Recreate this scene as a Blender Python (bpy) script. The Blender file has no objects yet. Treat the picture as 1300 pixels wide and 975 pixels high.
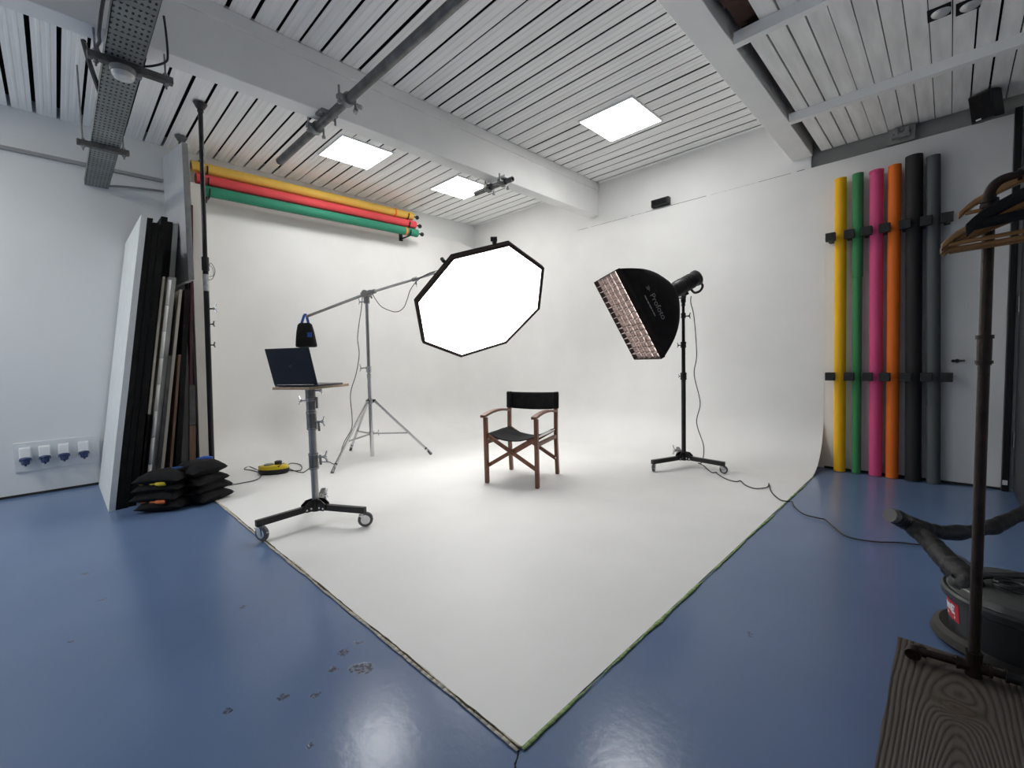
import bpy, bmesh, math, random
from mathutils import Vector, Matrix, noise
random.seed(7)
sc = bpy.context.scene
col = sc.collection
V = Vector
PI = math.pi

# ------------------------------------------------------------------ materials
MATS = {}
def _new(name):
    m = bpy.data.materials.new(name); m.use_nodes = True
    nt = m.node_tree
    return m, nt, nt.nodes['Principled BSDF']
def mat(name, c, rough=.5, metal=0., var=.08, scale=6., bump=0., bscale=60., emit=None, estr=0., stretch=(1, 1, 1), rvar=0.):
    if name in MATS: return MATS[name]
    m, nt, b = _new(name)
    b.inputs['Roughness'].default_value = rough
    b.inputs['Metallic'].default_value = metal
    tc = nt.nodes.new('ShaderNodeTexCoord')
    mp = nt.nodes.new('ShaderNodeMapping'); mp.inputs['Scale'].default_value = stretch
    nt.links.new(tc.outputs['Object'], mp.inputs['Vector'])
    n = nt.nodes.new('ShaderNodeTexNoise'); n.inputs['Scale'].default_value = scale; n.inputs['Detail'].default_value = 5
    nt.links.new(mp.outputs['Vector'], n.inputs['Vector'])
    r = nt.nodes.new('ShaderNodeValToRGB')
    lo = [max(0, x*(1-var)) for x in c]; hi = [min(1, x*(1+var)) for x in c]
    r.color_ramp.elements[0].position = .3; r.color_ramp.elements[0].color = (*lo, 1)
    r.color_ramp.elements[1].position = .7; r.color_ramp.elements[1].color = (*hi, 1)
    nt.links.new(n.outputs['Fac'], r.inputs['Fac'])
    nt.links.new(r.outputs['Color'], b.inputs['Base Color'])
    if rough >= .8: b.inputs['Specular IOR Level'].default_value = .2
    if rvar:
        mr = nt.nodes.new('ShaderNodeMapRange')
        mr.inputs['To Min'].default_value = rough-rvar; mr.inputs['To Max'].default_value = rough+rvar
        nt.links.new(n.outputs['Fac'], mr.inputs['Value']); nt.links.new(mr.outputs['Result'], b.inputs['Roughness'])
    if bump:
        n2 = nt.nodes.new('ShaderNodeTexNoise'); n2.inputs['Scale'].default_value = bscale; n2.inputs['Detail'].default_value = 3
        nt.links.new(mp.outputs['Vector'], n2.inputs['Vector'])
        bp = nt.nodes.new('ShaderNodeBump'); bp.inputs['Strength'].default_value = bump; bp.inputs['Distance'].default_value = .01
        nt.links.new(n2.outputs['Fac'], bp.inputs['Height']); nt.links.new(bp.outputs['Normal'], b.inputs['Normal'])
    if emit:
        b.inputs['Emission Color'].default_value = (*emit, 1); b.inputs['Emission Strength'].default_value = estr
    MATS[name] = m
    return m
def srgb(r, g, b):
    f = lambda v: (v/255/12.92 if v/255 <= .04045 else ((v/255+.055)/1.055)**2.4)
    return (f(r), f(g), f(b))

WALL = mat('wall_paint', (.82, .83, .825), .55, var=.02, scale=1.5, bump=.05, bscale=25)
CYC = mat('cyclorama_paint', (.86, .855, .84), .5, var=.025, scale=2.5, bump=.04, bscale=12)
CEILP = mat('ceiling_paint', (.94, .94, .93), .55, var=.05, scale=5, stretch=(.25, 3, 1), bump=.1, bscale=30)
BOARDP = mat('ceiling_board_paint', (.86, .86, .84), .6, var=.12, scale=4, stretch=(4, .5, 1), bump=.1, bscale=30)
BEAMP = mat('beam_paint', (.86, .86, .85), .5, var=.05, scale=2, bump=.08, bscale=14)
DARK = mat('dark_void', (.012, .012, .012), .9, var=.2)
BLACKP = mat('black_plastic', (.012, .012, .013), .4, var=.3)
BLACKM = mat('black_painted_metal', (.014, .014, .015), .35, metal=.3, var=.2)
BLACKF = mat('black_fabric', (.011, .011, .012), .85, var=.35, scale=18, bump=.25, bscale=220)
BLACKFOAM = mat('black_foam_paint', (.012, .012, .012), .8, var=.4, scale=12, bump=.3, bscale=50)
CHROME = mat('chrome', (.62, .62, .63), .18, metal=1., var=.05)
STEEL = mat('brushed_steel', (.36, .36, .36), .35, metal=1., var=.12, scale=14)
STRUT = mat('dull_strut_steel', (.11, .11, .105), .55, metal=.3, var=.25, scale=20)
COLLAR = mat('dark_cast_steel', (.20, .20, .20), .45, metal=.9, var=.2, scale=25)
GALV = mat('galvanised_steel', (.27, .28, .28), .5, metal=.75, var=.25, scale=16)
GREYM = mat('grey_painted_metal', (.24, .24, .24), .5, var=.2, scale=8)
TUBE = mat('scaffold_tube_steel', (.13, .13, .13), .5, metal=.6, var=.35, scale=10, bump=.15)
RUBBER = mat('grey_rubber', (.10, .10, .105), .6, var=.15)
CHAIRW = mat('chair_wood', (.17, .062, .030), .38, var=.35, scale=7, stretch=(6, 6, .8))
TRAYW = mat('tray_plywood', (.46, .33, .22), .5, var=.2, scale=6, stretch=(1, 8, 8))
TAN = mat('raw_plywood', (.40, .30, .21), .7, var=.2, scale=7, stretch=(6, 6, .6))
HANGW = mat('hanger_wood', (.27, .135, .045), .35, var=.25, scale=9, stretch=(1, 6, 6))
PIPE = mat('rusty_pipe', (.024, .014, .011), .45, metal=.55, var=.4, scale=20, bump=.2, bscale=90)
WHITEPL = mat('white_plastic', (.75, .77, .78), .4, var=.03)
BLUEPL = mat('blue_plastic', (.012, .035, .12), .4, var=.1)
FOAMW = mat('white_foam', (.74, .76, .76), .7, var=.04, scale=9, bump=.1, bscale=60)
FOAMG = mat('worn_grey_foam', (.33, .33, .32), .75, var=.25, scale=9, stretch=(1, 1, .3), bump=.2, bscale=60)
GREYB = mat('dark_grey_board', (.075, .077, .078), .7, var=.3, scale=9)
CREAM = mat('cream_board', (.50, .47, .40), .7, var=.15, scale=7, stretch=(1, 1, .3))
FLATP = mat('off_white_flat', (.62, .60, .55), .6, var=.06, scale=5)
MAROON = mat('maroon_board', (.060, .012, .018), .7, var=.2)
BROWN = mat('brown_hardboard', (.17, .10, .065), .65, var=.25, scale=8, stretch=(4, 4, .6))
PANELG = mat('pale_grey_panel', (.60, .61, .63), .55, var=.05, scale=3)
LAPTOP = mat('dark_laptop_shell', (.020, .021, .028), .36, metal=.5, var=.05)
LOGO = mat('black_gloss', (.003, .003, .004), .15, var=.05)
YELLOWPL = mat('yellow_plastic', (.75, .55, .02), .4, var=.1)
GREENPL = mat('grey_green_plastic', (.25, .31, .27), .4, var=.1)
BLUESTRAP = mat('blue_strap', (.02, .10, .42), .6, var=.2, scale=30)
YELLOWT = mat('yellow_tag', (.65, .50, .02), .6, var=.2, scale=30)
ORANGET = mat('orange_tag', (.60, .14, .03), .6, var=.2, scale=30)
LABELW = mat('silver_sticker', (.5, .5, .5), .4, var=.3, scale=60)
CABLEM = mat('black_cable', (.018, .018, .02), .5, var=.2)
VACB = mat('vacuum_body', (.020, .021, .022), .4, var=.2)
VACL = mat('vacuum_lid', (.060, .064, .060), .3, var=.15)
VACF = mat('vacuum_base', (.026, .023, .020), .6, var=.2)
REDL = mat('red_label', (.55, .02, .035), .5, var=.1)
WHITEI = mat('white_ink', (.75, .75, .75), .5, var=.03)
GREYI = mat('grey_print', (.30, .30, .30), .5, var=.05)
GRIDF = mat('grid_fabric_lit', (.40, .33, .31), .9, var=.3, scale=30)  # black fabric painted paler and pinkish, as the diffuser lights it
SILVER = mat('silver_lining', (.75, .75, .75), .3, metal=.8, var=.05)
RIM = mat('softbox_border', (.026, .018, .016), .8, var=.3, scale=20)
HOSE = mat('taped_hose', (.0035, .0035, .004), .6, var=.4, scale=14, bump=.5, bscale=35, stretch=(1, 1, 1))
CAP = mat('grey_rubber_cap', (.12, .115, .11), .6, var=.2)
DOORM = mat('dark_grey_door', (.035, .038, .040), .5, var=.2, scale=5)
CLEAR = mat('frosted_plastic', (.62, .62, .60), .25, var=.1, scale=30)
BALL = mat('silver_bulb', (.60, .60, .60), .25, metal=.3, var=.05)
SKIRT = mat('black_skirting', (.02, .02, .02), .6, var=.3)
def emis(name, c, s):
    m = mat(name, c, .6, var=.01, emit=c, estr=s); return m
E_PANEL = emis('led_diffuser', (1, .99, .965), 20.0)
E_PANEL_B = emis('led_diffuser_unseen', (1, .99, .965), 29.0)  # raised strength for the panels out of view
E_OCTA = emis('octabox_diffuser', (1, .99, .97), 5.4)
E_STRIP = emis('softbox_diffuser', (1, .93, .89), 1.5)

def paper(name, c): return mat(name, c, .7, var=.05, scale=3, stretch=(1, 1, .2))
P_YEL = paper('yellow_paper', srgb(245, 185, 5)); P_GRN = paper('green_paper', srgb(60, 140, 85))
P_PNK = paper('pink_paper', srgb(222, 80, 135)); P_ORG = paper('orange_paper', srgb(238, 115, 25))
P_BLK = paper('black_paper', (.016, .015, .016)); P_GRY = paper('dark_grey_paper', (.10, .11, .115))
P_HY = paper('light_yellow_paper', srgb(230, 188, 84)); P_HR = paper('red_paper', srgb(222, 72, 78)); P_HG = paper('teal_green_paper', srgb(38, 130, 102))
CORE = mat('cardboard_core', (.30, .21, .13), .8, var=.1)

def floor_mat():
    m, nt, b = _new('blue_floor_paint'); N = nt.nodes.new; L = nt.links.new
    g = N('ShaderNodeNewGeometry')
    n = N('ShaderNodeTexNoise'); n.inputs['Scale'].default_value = 1.3; n.inputs['Detail'].default_value = 6; L(g.outputs['Position'], n.inputs['Vector'])
    r = N('ShaderNodeValToRGB')
    r.color_ramp.elements[0].position = .32; r.color_ramp.elements[0].color = (.114, .180, .325, 1)
    r.color_ramp.elements[1].position = .72; r.color_ramp.elements[1].color = (.132, .202, .352, 1)
    L(n.outputs['Fac'], r.inputs['Fac'])
    # chips in the paint
    n3 = N('ShaderNodeTexNoise'); n3.inputs['Scale'].default_value = 45; n3.inputs['Detail'].default_value = 3; L(g.outputs['Position'], n3.inputs['Vector'])
    chips = [(-1.674, .721, .020), (-1.683, .79, .011), (-1.605, .655, .016), (-1.528, .735, .032), (-1.552, .715, .022), (-1.596, .474, .018), (-1.528, .561, .013),
             (-1.67, .33, .012), (-2.95, .10, .012), (-2.6, -.02, .010), (-2.35, .55, .010), (-1.2, .42, .010), (-1.33, .47, .008), (-.55, 1.9, .010), (-3.4, .05, .012), (-.95, .38, .012)]
    acc = None
    for (x, y, rad) in chips:
        d = N('ShaderNodeVectorMath'); d.operation = 'DISTANCE'; d.inputs[1].default_value = (x, y, 0); L(g.outputs['Position'], d.inputs[0])
        a = N('ShaderNodeMath'); a.operation = 'MULTIPLY_ADD'; a.inputs[1].default_value = .055; L(n3.outputs['Fac'], a.inputs[0]); L(d.outputs['Value'], a.inputs[2])
        s = N('ShaderNodeMapRange'); s.inputs['From Min'].default_value = rad+.031; s.inputs['From Max'].default_value = rad+.026; L(a.outputs['Value'], s.inputs['Value'])
        if acc is None: acc = s.outputs['Result']
        else:
            mx = N('ShaderNodeMath'); mx.operation = 'MAXIMUM'; L(acc, mx.inputs[0]); L(s.outputs['Result'], mx.inputs[1]); acc = mx.outputs['Value']
    n4 = N('ShaderNodeTexNoise'); n4.inputs['Scale'].default_value = 70; L(g.outputs['Position'], n4.inputs['Vector'])
    cr = N('ShaderNodeValToRGB'); cr.color_ramp.elements[0].position = .42; cr.color_ramp.elements[0].color = (.032, .046, .085, 1)
    cr.color_ramp.elements[1].position = .6; cr.color_ramp.elements[1].color = (.15, .19, .28, 1); L(n4.outputs['Fac'], cr.inputs['Fac'])
    mix = N('ShaderNodeMix'); mix.data_type = 'RGBA'; L(acc, mix.inputs[0]); L(r.outputs['Color'], mix.inputs[6]); L(cr.outputs['Color'], mix.inputs[7])
    L(mix.outputs[2], b.inputs['Base Color'])
    n2 = N('ShaderNodeTexNoise'); n2.inputs['Scale'].default_value = 3; n2.inputs['Detail'].default_value = 6; L(g.outputs['Position'], n2.inputs['Vector'])
    mr = N('ShaderNodeMapRange'); mr.inputs['To Min'].default_value = .17; mr.inputs['To Max'].default_value = .25; L(n2.outputs['Fac'], mr.inputs['Value']); L(mr.outputs['Result'], b.inputs['Roughness'])
    nb = N('ShaderNodeTexNoise'); nb.inputs['Scale'].default_value = 38; nb.inputs['Detail'].default_value = 4; L(g.outputs['Position'], nb.inputs['Vector'])
    mm = N('ShaderNodeMath'); mm.operation = 'MULTIPLY_ADD'; mm.inputs[1].default_value = -2.5; L(acc, mm.inputs[0]); L(nb.outputs['Fac'], mm.inputs[2])
    bp = N('ShaderNodeBump'); bp.inputs['Strength'].default_value = .09; bp.inputs['Distance'].default_value = .006; L(mm.outputs['Value'], bp.inputs['Height']); L(bp.outputs['Normal'], b.inputs['Normal'])
    return m
FLOOR = floor_mat()

def plank_mat():
    m, nt, b = _new('grey_brown_plank'); N = nt.nodes.new; L = nt.links.new
    g = N('ShaderNodeNewGeometry'); sp = N('ShaderNodeSeparateXYZ')
    mp = N('ShaderNodeMapping'); mp.inputs['Scale'].default_value = (3.5, 1.1, 1); L(g.outputs['Position'], mp.inputs['Vector'])
    n = N('ShaderNodeTexNoise'); n.inputs['Scale'].default_value = 2.2; n.inputs['Detail'].default_value = 4; L(mp.outputs['Vector'], n.inputs['Vector'])
    L(g.outputs['Position'], sp.inputs['Vector'])
    def M(op, a, bb=None, c=None):
        k = N('ShaderNodeMath'); k.operation = op
        for i, v in enumerate((a, bb, c)):
            if v is None: continue
            if isinstance(v, (int, float)): k.inputs[i].default_value = v
            else: L(v, k.inputs[i])
        return k.outputs['Value']
    dx = M('SUBTRACT', sp.outputs['X'], .042)
    dy = M('SUBTRACT', sp.outputs['Y'], 1.842)
    ax = M('ABSOLUTE', dx)
    # cathedral grain: nested arches that point up the board
    q = M('SQRT', M('ADD', M('MULTIPLY', dx, dx), .0009))
    f = M('ADD', M('MULTIPLY', q, 150.0), M('MULTIPLY', M('MULTIPLY', dy, 34.0), M('POWER', 2.718, M('MULTIPLY', M('MULTIPLY', dx, dx), -170.0))))
    # a knot that bends the grain
    r2 = M('ADD', M('MULTIPLY', M('MULTIPLY', dx, dx), 520.0), M('MULTIPLY', M('MULTIPLY', dy, dy), 420.0))
    kn = M('POWER', 2.718, M('MULTIPLY', r2, -1.0))
    f = M('ADD', f, M('MULTIPLY', kn, 9.0))
    f = M('ADD', f, M('MULTIPLY', n.outputs['Fac'], 2.6))
    s = M('SINE', M('MULTIPLY', f, 3.3))
    s = M('MULTIPLY_ADD', s, .5, .5)
    fine = N('ShaderNodeTexNoise'); fine.inputs['Scale'].default_value = 14; fine.inputs['Detail'].default_value = 5
    mp2 = N('ShaderNodeMapping'); mp2.inputs['Scale'].default_value = (9, .7, 1); L(g.outputs['Position'], mp2.inputs['Vector']); L(mp2.outputs['Vector'], fine.inputs['Vector'])
    t = M('ADD', M('MULTIPLY', M('POWER', s, .6), .65), M('MULTIPLY', fine.outputs['Fac'], .5))
    r = N('ShaderNodeValToRGB')
    r.color_ramp.elements[0].position = .2; r.color_ramp.elements[0].color = (.022, .018, .014, 1)
    r.color_ramp.elements[1].position = .85; r.color_ramp.elements[1].color = (.085, .070, .056, 1)
    L(t, r.inputs['Fac'])
    mx = N('ShaderNodeMix'); mx.data_type = 'RGBA'; L(M('MULTIPLY', kn, .6), mx.inputs[0]); L(r.outputs['Color'], mx.inputs[6]); mx.inputs[7].default_value = (.065, .035, .02, 1)
    L(mx.outputs[2], b.inputs['Base Color'])
    b.inputs['Roughness'].default_value = .6
    bp = N('ShaderNodeBump'); bp.inputs['Strength'].default_value = .5; bp.inputs['Distance'].default_value = .004; L(t, bp.inputs['Height']); L(bp.outputs['Normal'], b.inputs['Normal'])
    return m
PLANK = plank_mat()

# ------------------------------------------------------------------ mesh builder
def frame(d, up=(0, 0, 1)):
    d = V(d).normalized(); u = V(up)
    if abs(d.dot(u)) > .98: u = V((1, 0, 0))
    x = u.cross(d).normalized(); y = d.cross(x)
    return x, y, d
def smooth_path(pts, n=6):
    pts = [V(p) for p in pts]
    if len(pts) < 3: return pts
    P = [pts[0]*2-pts[1]] + pts + [pts[-1]*2-pts[-2]]
    out = []
    for i in range(1, len(P)-2):
        a, b, c, d = P[i-1:i+3]
        for k in range(n):
            t = k/n
            out.append(.5*((2*b)+(c-a)*t+(2*a-5*b+4*c-d)*t*t+(3*b-3*c+d-a)*t**3))
    out.append(pts[-1])
    return out
class MB:
    def __init__(s): s.v = []; s.f = []; s.mi = []; s.m = 0
    def add(s, vs, fs):
        o = len(s.v); s.v += [V(p) for p in vs]
        for f in fs: s.f.append([i+o for i in f]); s.mi.append(s.m)
        return s
    def box(s, lo, hi):
        x0, y0, z0 = lo; x1, y1, z1 = hi
        return s.hexa([(x0, y0, z0), (x1, y0, z0), (x1, y1, z0), (x0, y1, z0), (x0, y0, z1), (x1, y0, z1), (x1, y1, z1), (x0, y1, z1)])
    def hexa(s, p):
        return s.add(p, [(0, 3, 2, 1), (4, 5, 6, 7), (0, 1, 5, 4), (1, 2, 6, 5), (2, 3, 7, 6), (3, 0, 4, 7)])
    def obox(s, c, size, R=None):
        R = R or Matrix.Identity(3); a, b, d = [k/2 for k in size]; c = V(c)
        return s.hexa([c + R @ V(p) for p in ((-a, -b, -d), (a, -b, -d), (a, b, -d), (-a, b, -d), (-a, -b, d), (a, -b, d), (a, b, d), (-a, b, d))])
    def bar(s, p0, p1, w, h, up=(0, 0, 1)):
        p0 = V(p0); p1 = V(p1); x, y, d = frame(p1-p0, up)
        R = Matrix((x, y, d)).transposed()
        return s.obox((p0+p1)/2, (w, h, (p1-p0).length), R)
    def cyl(s, p0, p1, r0, r1=None, n=16, cap=True):
        p0 = V(p0); p1 = V(p1); r1 = r0 if r1 is None else r1
        x, y, d = frame(p1-p0)
        vs = []
        for p, r in ((p0, r0), (p1, r1)):
            for i in range(n):
                a = 2*PI*i/n; vs.append(p + x*math.cos(a)*r + y*math.sin(a)*r)
        fs = [(i, (i+1) % n, n+(i+1) % n, n+i) for i in range(n)]
        if cap: fs += [tuple(range(n-1, -1, -1)), tuple(range(n, 2*n))]
        return s.add(vs, fs)
    def pipe(s, p0, p1, ro, ri, n=24):
        p0 = V(p0); p1 = V(p1); x, y, d = frame(p1-p0); vs = []
        for p, r in ((p0, ro), (p1, ro), (p1, ri), (p0, ri)):
            for i in range(n):
                a = 2*PI*i/n; vs.append(p + x*math.cos(a)*r + y*math.sin(a)*r)
        fs = []
        for k in range(4):
            a, b = k*n, ((k+1) % 4)*n
            fs += [(a+i, a+(i+1) % n, b+(i+1) % n, b+i) for i in range(n)]
        return s.add(vs, fs)
    def tube(s, pts, r, n=8, sm=6):
        P = smooth_path(pts, sm) if sm else [V(p) for p in pts]
        N = len(P); rr = r if callable(r) else (lambda t: r)
        x = None; vs = []
        for i, p in enumerate(P):
            d = (P[min(i+1, N-1)]-P[max(i-1, 0)]).normalized()
            if x is None: x, y, _ = frame(d)
            else:
                x = (x - d*x.dot(d)); x = x.normalized() if x.length > 1e-6 else frame(d)[0]
                y = d.cross(x)
            R = rr(i/max(1, N-1))
            for k in range(n):
                a = 2*PI*k/n; vs.append(p + x*math.cos(a)*R + y*math.sin(a)*R)
        fs = []
        for i in range(N-1):
            for k in range(n): fs.append((i*n+k, i*n+(k+1) % n, (i+1)*n+(k+1) % n, (i+1)*n+k))
        fs += [tuple(range(n-1, -1, -1)), tuple(range((N-1)*n, N*n))]
        return s.add(vs, fs)
    def lathe(s, prof, c=(0, 0, 0), axis=(0, 0, 1), n=32, sx=1., sy=1.):
        c = V(c); x, y, d = frame(axis, (0, 1, 0) if abs(V(axis).normalized().z) > .9 else (0, 0, 1)); vs = []
        for (r, z) in prof:
            for i in range(n):
                a = 2*PI*i/n; vs.append(c + x*math.cos(a)*r*sx + y*math.sin(a)*r*sy + d*z)
        fs = []
        for k in range(len(prof)-1):
            fs += [(k*n+i, k*n+(i+1) % n, (k+1)*n+(i+1) % n, (k+1)*n+i) for i in range(n)]
        fs += [tuple(range(n-1, -1, -1)), tuple(range((len(prof)-1)*n, len(prof)*n))]
        return s.add(vs, fs)
    def ball(s, c, r, n=16, m=10, sz=(1, 1, 1)):
        c = V(c); vs = [c+V((0, 0, -r*sz[2]))]
        for j in range(1, m):
            t = -PI/2+PI*j/m
            for i in range(n):
                a = 2*PI*i/n; vs.append(c+V((math.cos(a)*math.cos(t)*r*sz[0], math.sin(a)*math.cos(t)*r*sz[1], math.sin(t)*r*sz[2])))
        vs.append(c+V((0, 0, r*sz[2]))); fs = []
        for i in range(n): fs.append((0, 1+(i+1) % n, 1+i))
        for j in range(m-2):
            for i in range(n):
                a = 1+j*n; fs.append((a+i, a+(i+1) % n, a+n+(i+1) % n, a+n+i))
        a = 1+(m-2)*n
        for i in range(n): fs.append((a+i, a+(i+1) % n, len(vs)-1))
        return s.add(vs, fs)
    def grid(s, fn, nu, nv):
        vs = [fn(i/nu, j/nv) for j in range(nv+1) for i in range(nu+1)]
        fs = [(j*(nu+1)+i, j*(nu+1)+i+1, (j+1)*(nu+1)+i+1, (j+1)*(nu+1)+i) for j in range(nv) for i in range(nu)]
        return s.add(vs, fs)
    def prism(s, poly, a, b, fr):
        """polygon in the plane of axes fr[0], fr[1], extruded along fr[2] from a to b about fr[3]"""
        X, Y, Z, O = [V(k) for k in fr]; n = len(poly)
        vs = [O+X*p[0]+Y*p[1]+Z*a for p in poly]+[O+X*p[0]+Y*p[1]+Z*b for p in poly]
        fs = [tuple(range(n-1, -1, -1)), tuple(range(n, 2*n))]+[(i, (i+1) % n, n+(i+1) % n, n+i) for i in range(n)]
        return s.add(vs, fs)
    def xf(s, Mx):
        s.v = [Mx @ p for p in s.v]; return s
    def build(s, name, mats, parent=None, label=None, bevel=0., angle=35, solid=0., sub=0, fix=True):
        o = V(ORG.get(parent.name, (0, 0, 0))) if parent else V((0, 0, 0))
        me = bpy.data.meshes.new(name)
        me.from_pydata([p-o for p in s.v], [], s.f)
        mats = mats if isinstance(mats, (list, tuple)) else [mats]
        for k in mats: me.materials.append(k)
        me.polygons.foreach_set('material_index', s.mi)
        if fix:
            bm = bmesh.new(); bm.from_mesh(me); bmesh.ops.recalc_face_normals(bm, faces=bm.faces); bm.to_mesh(me); bm.free()
        me.polygons.foreach_set('use_smooth', [True]*len(me.polygons))
        me.set_sharp_from_angle(angle=math.radians(angle))
        me.update()
        ob = bpy.data.objects.new(name, me); col.objects.link(ob)
        if parent: ob.parent = parent; ORG[ob.name] = tuple(o)
        if label: ob['label'] = label
        if solid:
            k = ob.modifiers.new('thickness', 'SOLIDIFY'); k.thickness = solid; k.offset = 0
        if bevel:
            k = ob.modifiers.new('edge', 'BEVEL'); k.width = bevel; k.segments = 2; k.limit_method = 'ANGLE'; k.angle_limit = math.radians(40)
        if sub:
            k = ob.modifiers.new('smooth', 'SUBSURF'); k.levels = sub; k.render_levels = sub
        return ob
ORG = {}
def tag(o, label, cat, group=None, kind=None):
    o['label'] = label; o['category'] = cat
    if group: o['group'] = group
    if kind: o['kind'] = kind
    return o
def thing(name, label, cat, loc=(0, 0, 0), group=None):
    o = bpy.data.objects.new(name, None); o.empty_display_size = .1; col.objects.link(o); o.location = loc
    ORG[o.name] = tuple(loc)
    return tag(o, label, cat, group)
def struct(name, mb, m, **k):
    o = mb.build(name, m, **k); o['kind'] = 'structure'; return o
def copy_tree(o, parent=None):
    c = o.copy(); col.objects.link(c)
    if parent: c.parent = parent
    for ch in list(o.children): copy_tree(ch, c)
    return c
def one(name, mb, m, label, cat, group=None, **k):
    return tag(mb.build(name, m, **k), label, cat, group)

# ------------------------------------------------------------------ the room
XL, YB, ZC = -5.96, 5.206, 3.46
XR, YF = 1.9, -4.6
CX, CY = -.866, .882          # outer edges of the painted white floor
RC = .5
struct('floor', MB().box((XL-.1, YF-.1, -.12), (XR+.1, YB+.15, 0)), FLOOR)
struct('wall_left', MB().box((XL-.1, YF, 0), (XL, YB+.06, 3.7)), WALL)
mb = MB().box((XL, YB+.0015, 0), (.31, YB+.10, 2.905)); struct('wall_back', mb, CYC)
mb = MB().box((XL, YB+.02, 2.895), (-1.0, YB+.14, 3.6)); struct('wall_upper_back', mb, CYC)
FASC = mat('fascia_shade_grey', (.30, .30, .29), .55, var=.1, scale=4)  # mid-grey carries the shade that falls on the recessed fascia
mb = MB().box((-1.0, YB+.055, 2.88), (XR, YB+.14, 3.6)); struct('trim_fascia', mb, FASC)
struct('wall_front', MB().box((XL, YF-.1, 0), (XR, YF, 3.6)), WALL)
struct('wall_right', MB().box((XR, YF, 0), (XR+.1, YB+.14, 3.6)), WALL)
struct('wall_right_back', MB().box((.31, YB+.01, 0), (XR, YB+.14, 2.905)), WALL)

# cyclorama: painted floor, curved cove and a rounded corner in one skin
def cyc_path(n=14):
    xw, yw = XL+.012, YB
    P = [((xw, CY+(yw-RC-CY)*i/10), (1, 0)) for i in range(10)]
    for i in range(n+1):
        a = PI - (PI/2)*i/n
        c = (xw+RC, yw-RC); P.append(((c[0]+RC*math.cos(a), c[1]+RC*math.sin(a)), (-math.cos(a), -math.sin(a))))
    x0 = xw+RC
    P += [((x0+(CX-x0)*i/10, yw), (0, -1)) for i in range(1, 11)]
    return P
path = cyc_path()
mb = MB(); rows = []
NP = len(path)
for k, ((px, py), (nx, ny)) in enumerate(path):
    t = k/(NP-1); top = 3.12 if t < .38 else (2.905 if t > .62 else 3.12+(2.905-3.12)*(t-.38)/.24)
    row = [V((px, py, top)), V((px, py, 1.4))]
    for j in range(13):
        a = (PI/2)*j/12; d = RC*(1-math.cos(a)); z = RC*(1-math.sin(a))+.004
        row.append(V((px+nx*d, py+ny*d, z)))
    rows.append(row)
nr = len(rows[0])
for r in rows: mb.v += r
for k in range(NP-1):
    for j in range(nr-1):
        mb.f.append([k*nr+j, (k+1)*nr+j, (k+1)*nr+j+1, k*nr+j+1]); mb.mi.append(0)
def fl(u, v): return V((XL+.012+RC+(CX-XL-.012-RC)*u, CY+(YB-RC-CY)*v, .004))
mb.grid(fl, 24, 24)
cy = struct('cyclorama', mb, CYC, angle=60)
# plywood rib that closes the open end of the cove
mb = MB(); n = 14
poly = [(YB, 0)]+[(YB-RC*(1-math.cos((PI/2)*j/n)), RC*(1-math.sin((PI/2)*j/n))) for j in range(n+1)]
poly = [(y, max(z-.004, 0.001)) for y, z in poly]
mb.prism(poly, CX-.085, CX-.07, ((0, 1, 0), (0, 0, 1), (1, 0, 0), (0, 0, 0)))
struct('trim_cove_rib', mb, TAN)

# rough edges where the white paint meets the blue floor
def strip(name, m, p0, p1, w0, w1, seed, off=0, z=.0048, n=140, gap=0.):
    p0 = V(p0); p1 = V(p1); d = (p1-p0).normalized(); s = V((-d.y, d.x, 0)); mb = MB(); a = []
    L = (p1-p0).length
    for i in range(n+1):
        q = p0+d*L*i/n
        h = noise.noise(V((i*.11, seed, 0)))+.5*noise.noise(V((i*.41, seed+9, 0)))
        wob = .006*noise.noise(V((i*.06, seed+4, 0)))+.003*noise.noise(V((i*.5, seed+4, 0)))
        w = w0+(w1-w0)*max(0, min(1, .5+h*.9))-gap*max(0, noise.noise(V((i*.05, seed+20, 0))))
        w = max(.0008, w)
        a.append((q+s*(off+wob-w/2)+V((0, 0, z)), q+s*(off+wob+w/2)+V((0, 0, z))))
    for (u, v), (u2, v2) in zip(a, a[1:]): mb.add([u, v, v2, u2], [(0, 1, 2, 3)])
    o = mb.build(name, m, solid=.0012); o['kind'] = 'structure'; return o
GREENPAINT = mat('green_paint_edge', (.24, .36, .12), .5, var=.3, scale=30)
DIRT = mat('dirty_paint_edge', (.075, .06, .04), .8, var=.5, scale=40)
BEIGE = mat('bare_beige_edge', (.55, .51, .42), .7, var=.25, scale=40)
strip('trim_green_paint', GREENPAINT, (CX+.008, CY, 0), (CX+.008, YB-.45, 0), .002, .019, 3, gap=.018)
strip('trim_bare_edge', BEIGE, (XL+.6, CY-.008, 0), (CX, CY-.008, 0), .010, .026, 5, z=.0047)
strip('trim_dark_crack', DIRT, (XL+2.0, CY-.002, 0), (CX, CY-.004, 0), .0005, .010, 8, z=.0052)
DENT = mat('floor_joint', (.03, .04, .06), .8, var=.3)
strip('trim_floor_crack', DENT, (CX+.002, CY-.01, 0), (CX+.075, CY-.13, 0), .001, .007, 2, z=.0015, n=30)

struct('baseboard_left', MB().box((XL, YF, 0), (XL+.008, CY-.05, .022)), SKIRT)
struct('baseboard_back', MB().box((CX+.01, YB-.008, 0), (.31, YB+.004, .018)), SKIRT)

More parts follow.
